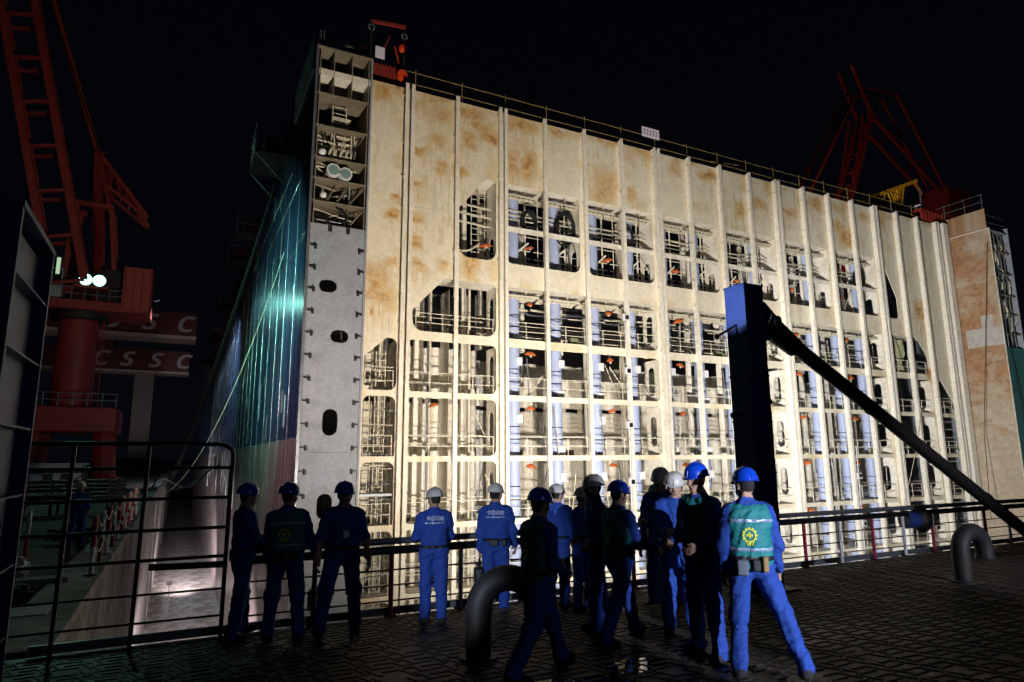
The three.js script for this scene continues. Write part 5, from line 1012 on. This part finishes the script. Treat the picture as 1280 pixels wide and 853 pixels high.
  mesh(t, 'body', mergeGeometries(geos), bodyM);
  // helmet
  const hel = new THREE.Group(); hel.name = 'helmet'; t.add(hel); hel.applyMatrix4(hm);
  const prof = []; for (let k = 0; k <= 9; k++) { const a = k / 9 * Math.PI / 2; prof.push(new THREE.Vector2(0.114 * Math.pow(Math.cos(a), 0.75) + 0.0001, 0.128 * Math.sin(a))); }
  const sg2 = new THREE.LatheGeometry(prof, 28); sg2.scale(1, 1, 1.16); sg2.translate(0, 0.04, -0.012); const hmM = helmetMs[o.helmet || 'blue'];
  mesh(hel, 'shell', sg2, hmM); mesh(hel, 'ridge', new THREE.TorusGeometry(0.118, 0.012, 6, 24, Math.PI).scale(1.1, 1.08, 1).rotateY(Math.PI / 2).translate(0, 0.038, -0.012), hmM);
  const br = new THREE.LatheGeometry([[0.11, 0.008], [0.123, 0.002], [0.126, -0.006], [0.112, -0.002]].map(p => new THREE.Vector2(...p)), 32); { const p = br.attributes.position; for (let i = 0; i < p.count; i++) { const z = p.getZ(i), k = z > 0 ? z / 0.134 : 0; p.setXYZ(i, p.getX(i), p.getY(i) - 0.014 * k * k, z * (1.16 + 0.16 * k * k)); } br.computeVertexNormals(); } br.translate(0, 0.04, -0.012);
  mesh(hel, 'brim', br, hmM);
  mesh(hel, 'strap', new THREE.TorusGeometry(0.088, 0.006, 5, 20, Math.PI).rotateZ(Math.PI).scale(1, 1.35, 1).translate(0, 0.03, 0.02), beltM);
  // vest, belt, lettering lie on the torso
  const tS = capsSdf([...torso, mkCap(up(-0.12, 0.465, -0.01), up(0.12, 0.465, -0.01), 0.068, 0.068, 0)], 0.05), tsd = (x, y, z) => tS(x, y, z) + clothNoise(x, y, z);
  const shell = (off, y0, y1, cell) => netMesh((x, y, z) => Math.max(tsd(x, y, z) - off, y0 + py + z * 0 - y, y - y1 - py, Math.abs(x) - 0.205), [-0.26, py - 0.15, -0.35], [0.26, py + 0.62, 0.35], cell);
  const back = (x, y, off) => { let z = -0.45; for (let k = 0; k < 40; k++) { const d = tsd(x, y, z) - off; if (d < 0.0012) break; z += Math.max(0.001, d * 0.8); } return z; };
  const onBack = (g, off) => { const p = g.attributes.position; for (let i = 0; i < p.count; i++) p.setXYZ(i, -p.getX(i), p.getY(i) + py, back(-p.getX(i), p.getY(i) + py, off)); g.computeVertexNormals(); return g; };
  if (o.vest) {
    const v = mesh(t, 'vest', clothUV(shell(0.016, -0.03, 0.53, 0.013)), vestM);
    if (o.strip !== false) for (const y of [0.13, 0.375]) mesh(v, 'reflective_strip', shell(0.0215, y, y + 0.035, 0.0115), stripM);
    const em = []; const ring = new THREE.RingGeometry(0.058, 0.072, 36, 2); em.push(ring); for (let k = 0; k < 12; k++) { const q = new THREE.PlaneGeometry(0.02, 0.016, 2, 2); q.translate(0, 0.078, 0); q.rotateZ(k / 12 * 6.2832); em.push(q); }
    em.push(new THREE.PlaneGeometry(0.066, 0.024, 6, 2), new THREE.PlaneGeometry(0.024, 0.066, 2, 6).translate(0, 0, 0)); for (let k = -1; k <= 1; k++) em.push(new THREE.PlaneGeometry(0.016, 0.03, 2, 2).translate(k * 0.026, -0.09 - 0.004 * (1 - Math.abs(k)), 0));
    const eg = merge(em); eg.scale(0.8, 0.8, 1); eg.translate(-0.02, 0.27, 0); mesh(v, 'emblem', onBack(eg, 0.0235), emblemM);
  }
  if (o.text) {
    const st = [], L = (ox, x0, y0, x1, y1) => { const q = new THREE.PlaneGeometry(Math.max(0.0065, Math.abs(x1 - x0) * 0.05), Math.max(0.0065, Math.abs(y1 - y0) * 0.055), 3, 3); q.translate(ox + (x0 + x1) / 2 * 0.05 - 0.112, 0.42 + (y0 + y1) / 2 * 0.055, 0); st.push(q); };
    const R = (ox, a, b, c, d) => { L(ox, a, b, c, b); L(ox, a, d, c, d); L(ox, a, b, a, d); L(ox, c, b, c, d); };
    R(0, 0.1, 0.35, 0.9, 0.8); L(0, 0.5, 0, 0.5, 1); R(0.058, 0.05, 0, 0.95, 1); L(0.058, 0.25, 0.75, 0.75, 0.75); L(0.058, 0.25, 0.5, 0.75, 0.5); L(0.058, 0.25, 0.22, 0.75, 0.22); L(0.058, 0.5, 0.22, 0.5, 0.75);
    for (const k of [2, 3]) { const b = k * 0.058; L(b, 0.08, 0, 0.08, 0.85); L(b, 0.4, 0, 0.4, 0.85); L(b, 0.0, 0.45, 0.5, 0.45); L(b, 0.08, 0.85, 0.4, 0.85); R(b, 0.6, 0, 0.98, 0.42); if (k === 2) { L(b, 0.6, 0.6, 0.6, 1); L(b, 0.98, 0.6, 0.98, 1); L(b, 0.6, 1, 0.98, 1); } else { R(b, 0.6, 0.42, 0.98, 0.8); L(b, 0.75, 0.8, 0.75, 1); } }
    mesh(t, 'lettering', onBack(merge(st), 0.006), letterWhiteM);
    const sp = new THREE.PlaneGeometry(0.27, 0.02, 20, 2); sp.translate(0, 0.385, 0); mesh(t, 'reflective_strip', onBack(sp, 0.006), stripM);
  }
  const belt = mesh(t, 'belt', shell(o.vest ? 0.02 : 0.012, 0.05, 0.095, 0.0125), beltM);
  for (const [x, y, w, h, m] of o.pouches || []) { const z = back(-x, y + py, 0.02); mesh(belt, 'pouch', new RoundedBoxGeometry(w, h, 0.06, 2, 0.015).translate(-x, y + py, z - 0.01), m || beltM); }
  if (o.badge) mesh(t, 'badge', new THREE.BoxGeometry(0.06, 0.085, 0.005).translate(0.02, py + 0.24, 0.135), whiteM);
  t.userData.wrist = undefined; delete t.userData.wrist;
  t.updateMatrixWorld(true);
  return { t, hand: sg => legs['w' + sg].clone().applyMatrix4(t.matrixWorld) };
}
const at = (px, py, y) => { const p = onY(px, py, y); return { x: p.x, y, z: p.z }; };
const PI = Math.PI;
person({ ...at(297, 798, LO), h: 1.8, face: PI / 2 + 0.25, helmet: 'blue', label: 'worker with blue helmet in profile, hands raised, beside the man in a vest', legL: { f: 0.16, k: 0.1 }, legR: { f: -0.12, k: 0.05 }, armL: { f: 0.35, e: 1.1, i: 0.3, hand: 'grip' }, armR: { f: 0.3, e: 1.15, i: 0.3, hand: 'grip' }, head: { pitch: 0.1, yaw: -0.1 } });
person({ ...at(352, 802, LO), h: 1.81, face: PI - 0.25, helmet: 'blue', vest: 'green', label: 'worker in a green vest seen from behind, beside the man with a badge', legL: { f: 0.06, s: 0.1 }, legR: { f: -0.02, s: 0.12 }, armL: { f: 0.2, e: 0.5 }, armR: { f: 0.15, s: 0.3, e: 0.4, i: 0.0 }, head: { yaw: -0.6 }, pouches: [[-0.05, 0.03, 0.1, 0.12], [0.1, 0.03, 0.09, 0.1]] });
person({ ...at(424, 793, LO), h: 1.81, face: -0.12, helmet: 'blue', short: true, badge: true, label: 'man in short sleeves with a badge, facing away from the ship', legR: { f: 0.22, s: 0.2, k: 0.12 }, legL: { f: -0.05, s: 0.12, k: 0.05 }, armL: { f: 0.02, s: 0.26, e: 0.25, i: 0.12 }, armR: { f: 0.1, s: 0.3, e: 0.3, i: 0.2 }, head: { pitch: 0.05, yaw: 0.25 } });
person({ ...at(541, 779, LO), h: 1.7, face: PI - 0.25, helmet: 'white', text: true, label: 'worker with white helmet at the railing, both hands forward, carrying nothing', legL: { f: 0.05, s: 0.02, k: 0.05 }, legR: { f: -0.05, s: 0.02 }, armL: { f: 0.4, s: 0.22, e: 0.9, i: 0.2 }, armR: { f: 0.35, s: 0.2, e: 0.8, i: 0.3 }, head: { pitch: 0.12, yaw: 0.5 } });
const p5 = person({ ...at(620, 766, LO), h: 1.73, face: PI - 0.5, helmet: 'white', text: true, label: 'worker with white helmet at the railing carrying a black bag', legL: { f: 0.02, s: 0.03 }, legR: { f: 0.06, s: 0.03, k: 0.1 }, armL: { f: 0.02, s: 0.14, e: 0.12, hand: 'grip' }, armR: { f: 0.12, s: 0.2, e: 0.4 }, head: { pitch: 0.08, yaw: -0.4 }, pouches: [[-0.02, 0.04, 0.13, 0.09], [0.12, 0.04, 0.07, 0.09]] });
{
  const h = p5.hand(1), t = thing('shoulder_bag', 'black soft bag held in the left hand of the worker at the railing', 'bag', null, [h.x, h.y - 0.02, h.z]); t.rotation.y = PI - 0.5 + PI / 2;
  const bg = new RoundedBoxGeometry(0.34, 0.4, 0.13, 4, 0.05); { const p = bg.attributes.position; for (let i = 0; i < p.count; i++) { const y = p.getY(i); p.setX(i, p.getX(i) * (0.9 - y * 0.35)); } bg.computeVertexNormals(); } bg.translate(0, -0.33, 0); mesh(t, 'pouch', bg, M(0x0c0c10, 0.6)); mesh(t, 'flap', new RoundedBoxGeometry(0.28, 0.14, 0.15, 3, 0.04).translate(0, -0.2, 0), M(0x101016, 0.5));
  mesh(t, 'handle', new THREE.TorusGeometry(0.1, 0.014, 6, 18, PI).scale(1, 1.2, 1).translate(0, -0.14, 0), beltM);
}
person({ ...at(676, 842, UP), h: 1.68, face: PI / 2 + 0.15, helmet: 'blue', vest: 'green', strip: false, label: 'worker in a green vest striding past the gooseneck pipe', legL: { f: 0.5, k: 0.14, s: 0.05 }, legR: { f: -0.4, k: 0.2, s: 0.05 }, armL: { f: 0.25, e: 1.0, i: 0.35, hand: 'grip' }, armR: { f: 0.0, e: 1.05, i: 0.45, hand: 'grip' }, head: { pitch: 0.12, yaw: 0.1 }, cell: 0.014 });
person({ ...at(698, 757, LO), h: 1.7, face: PI / 2 + 0.6, helmet: 'white', label: 'worker with white helmet half hidden behind the one striding past the pipe', legL: { f: 0.1 }, legR: { f: -0.06 }, armL: { f: 0.05, e: 0.3 }, armR: { f: 0.12, s: 0.2, e: 0.35, hand: 'grip' }, head: { yaw: -0.3 }, short: false });
person({ ...at(730, 762, LO), h: 1.66, face: 0.4, helmet: 'white', label: 'worker with folded arms half hidden behind the man with hand on hip', armL: { f: 0.35, s: 0.25, e: 1.5, i: 0.9 }, armR: { f: 0.35, s: 0.35, e: 1.5, i: 0.9 }, legL: { f: 0.05 } });
person({ ...at(748, 786, UP), h: 1.69, face: -PI / 2 - 0.35, helmet: 'white', label: 'worker with white helmet and hand on hip, next to the man reaching out', armL: { f: -0.35, s: 0.35, e: 1.3, i: 0.5 }, armR: { f: -0.3, s: 0.4, e: 1.35, i: 0.6 }, legL: { f: 0.12, k: 0.1 }, legR: { f: -0.12 }, head: { yaw: 0.1 } });
person({ ...at(778, 801, UP), h: 1.69, face: PI / 2 + 0.1, helmet: 'blue', vest: 'green', strip: false, label: 'worker in a green vest stepping along with one forearm reaching out', legL: { f: 0.46, k: 0.14 }, legR: { f: -0.36, k: 0.16 }, armL: { f: 0.45, e: 0.75, i: 0.1, s: 0.1 }, armR: { f: 0.35, e: 0.85, i: 0.1, s: 0.15 }, head: { pitch: 0.12, yaw: -0.1 } });
person({ ...at(834, 768, LO), h: 1.94, face: -0.9, helmet: 'white', label: 'tall worker in white helmet looking down behind the huddle', armL: { f: 0.5, e: 1.2, i: 0.4 }, armR: { f: 0.4, e: 1.2, i: 0.4 }, head: { pitch: 0.35, yaw: 0 } });
person({ ...at(826, 762, LO), h: 1.7, face: -1.2, helmet: 'white', label: 'worker whose white helmet barely shows beside the tall man in the huddle', armL: { f: 0.2, e: 0.9, i: 0.4 }, head: { pitch: 0.2 } });
person({ ...at(852, 790, UP), h: 1.72, face: -0.55, helmet: 'white', label: 'worker in white helmet with hands together in front of the huddle', armL: { f: 0.45, e: 1.1, i: 0.5 }, armR: { f: 0.4, e: 1.15, i: 0.5 }, head: { pitch: 0.25, yaw: -0.2 }, legR: { f: 0.1 } });
person({ ...at(884, 822, UP), h: 1.83, face: -PI / 2 + 0.15, helmet: 'blue', vest: 'green', strip: false, label: 'big worker with blue helmet and green vest facing the huddle', legL: { f: 0.06, s: 0.12 }, legR: { f: -0.1, s: 0.12 }, armL: { f: 0.2, s: 0.22, e: 1.0, i: 0.5 }, armR: { f: 0.15, s: 0.2, e: 1.1, i: 0.5 }, head: { pitch: 0.12, yaw: -0.1 }, pouches: [[0.1, 0.02, 0.1, 0.14]] });
person({ ...at(948, 846, UP), h: 1.79, face: PI - 0.62, helmet: 'blue', vest: 'green', label: 'worker in a brightly lit green vest with yellow emblem, legs apart beside the blue post', legL: { f: -0.02, s: 0.1, k: 0.02 }, legR: { f: -0.28, s: 0.34, k: 0.22 }, armL: { f: -0.05, s: 0.22, e: 0.35, i: 0.2 }, armR: { f: 0.1, s: 0.24, e: 0.3, i: 0.15 }, head: { pitch: 0.1, yaw: 0.35 }, pouches: [[-0.1, 0.0, 0.1, 0.13, pouchM], [0.02, 0.02, 0.07, 0.1], [0.1, 0.03, 0.05, 0.13, M(0x8a6a3a, 0.6)]], cell: 0.013 });
person({ x: -2.25, y: -0.3, z: -21, h: 1.74, face: 0.4, helmet: 'white', label: 'worker in blue with white helmet standing on the quay beside the posts', armL: { f: 0.2, e: 0.9, i: 0.4 } });
renderer.render(scene, camera);
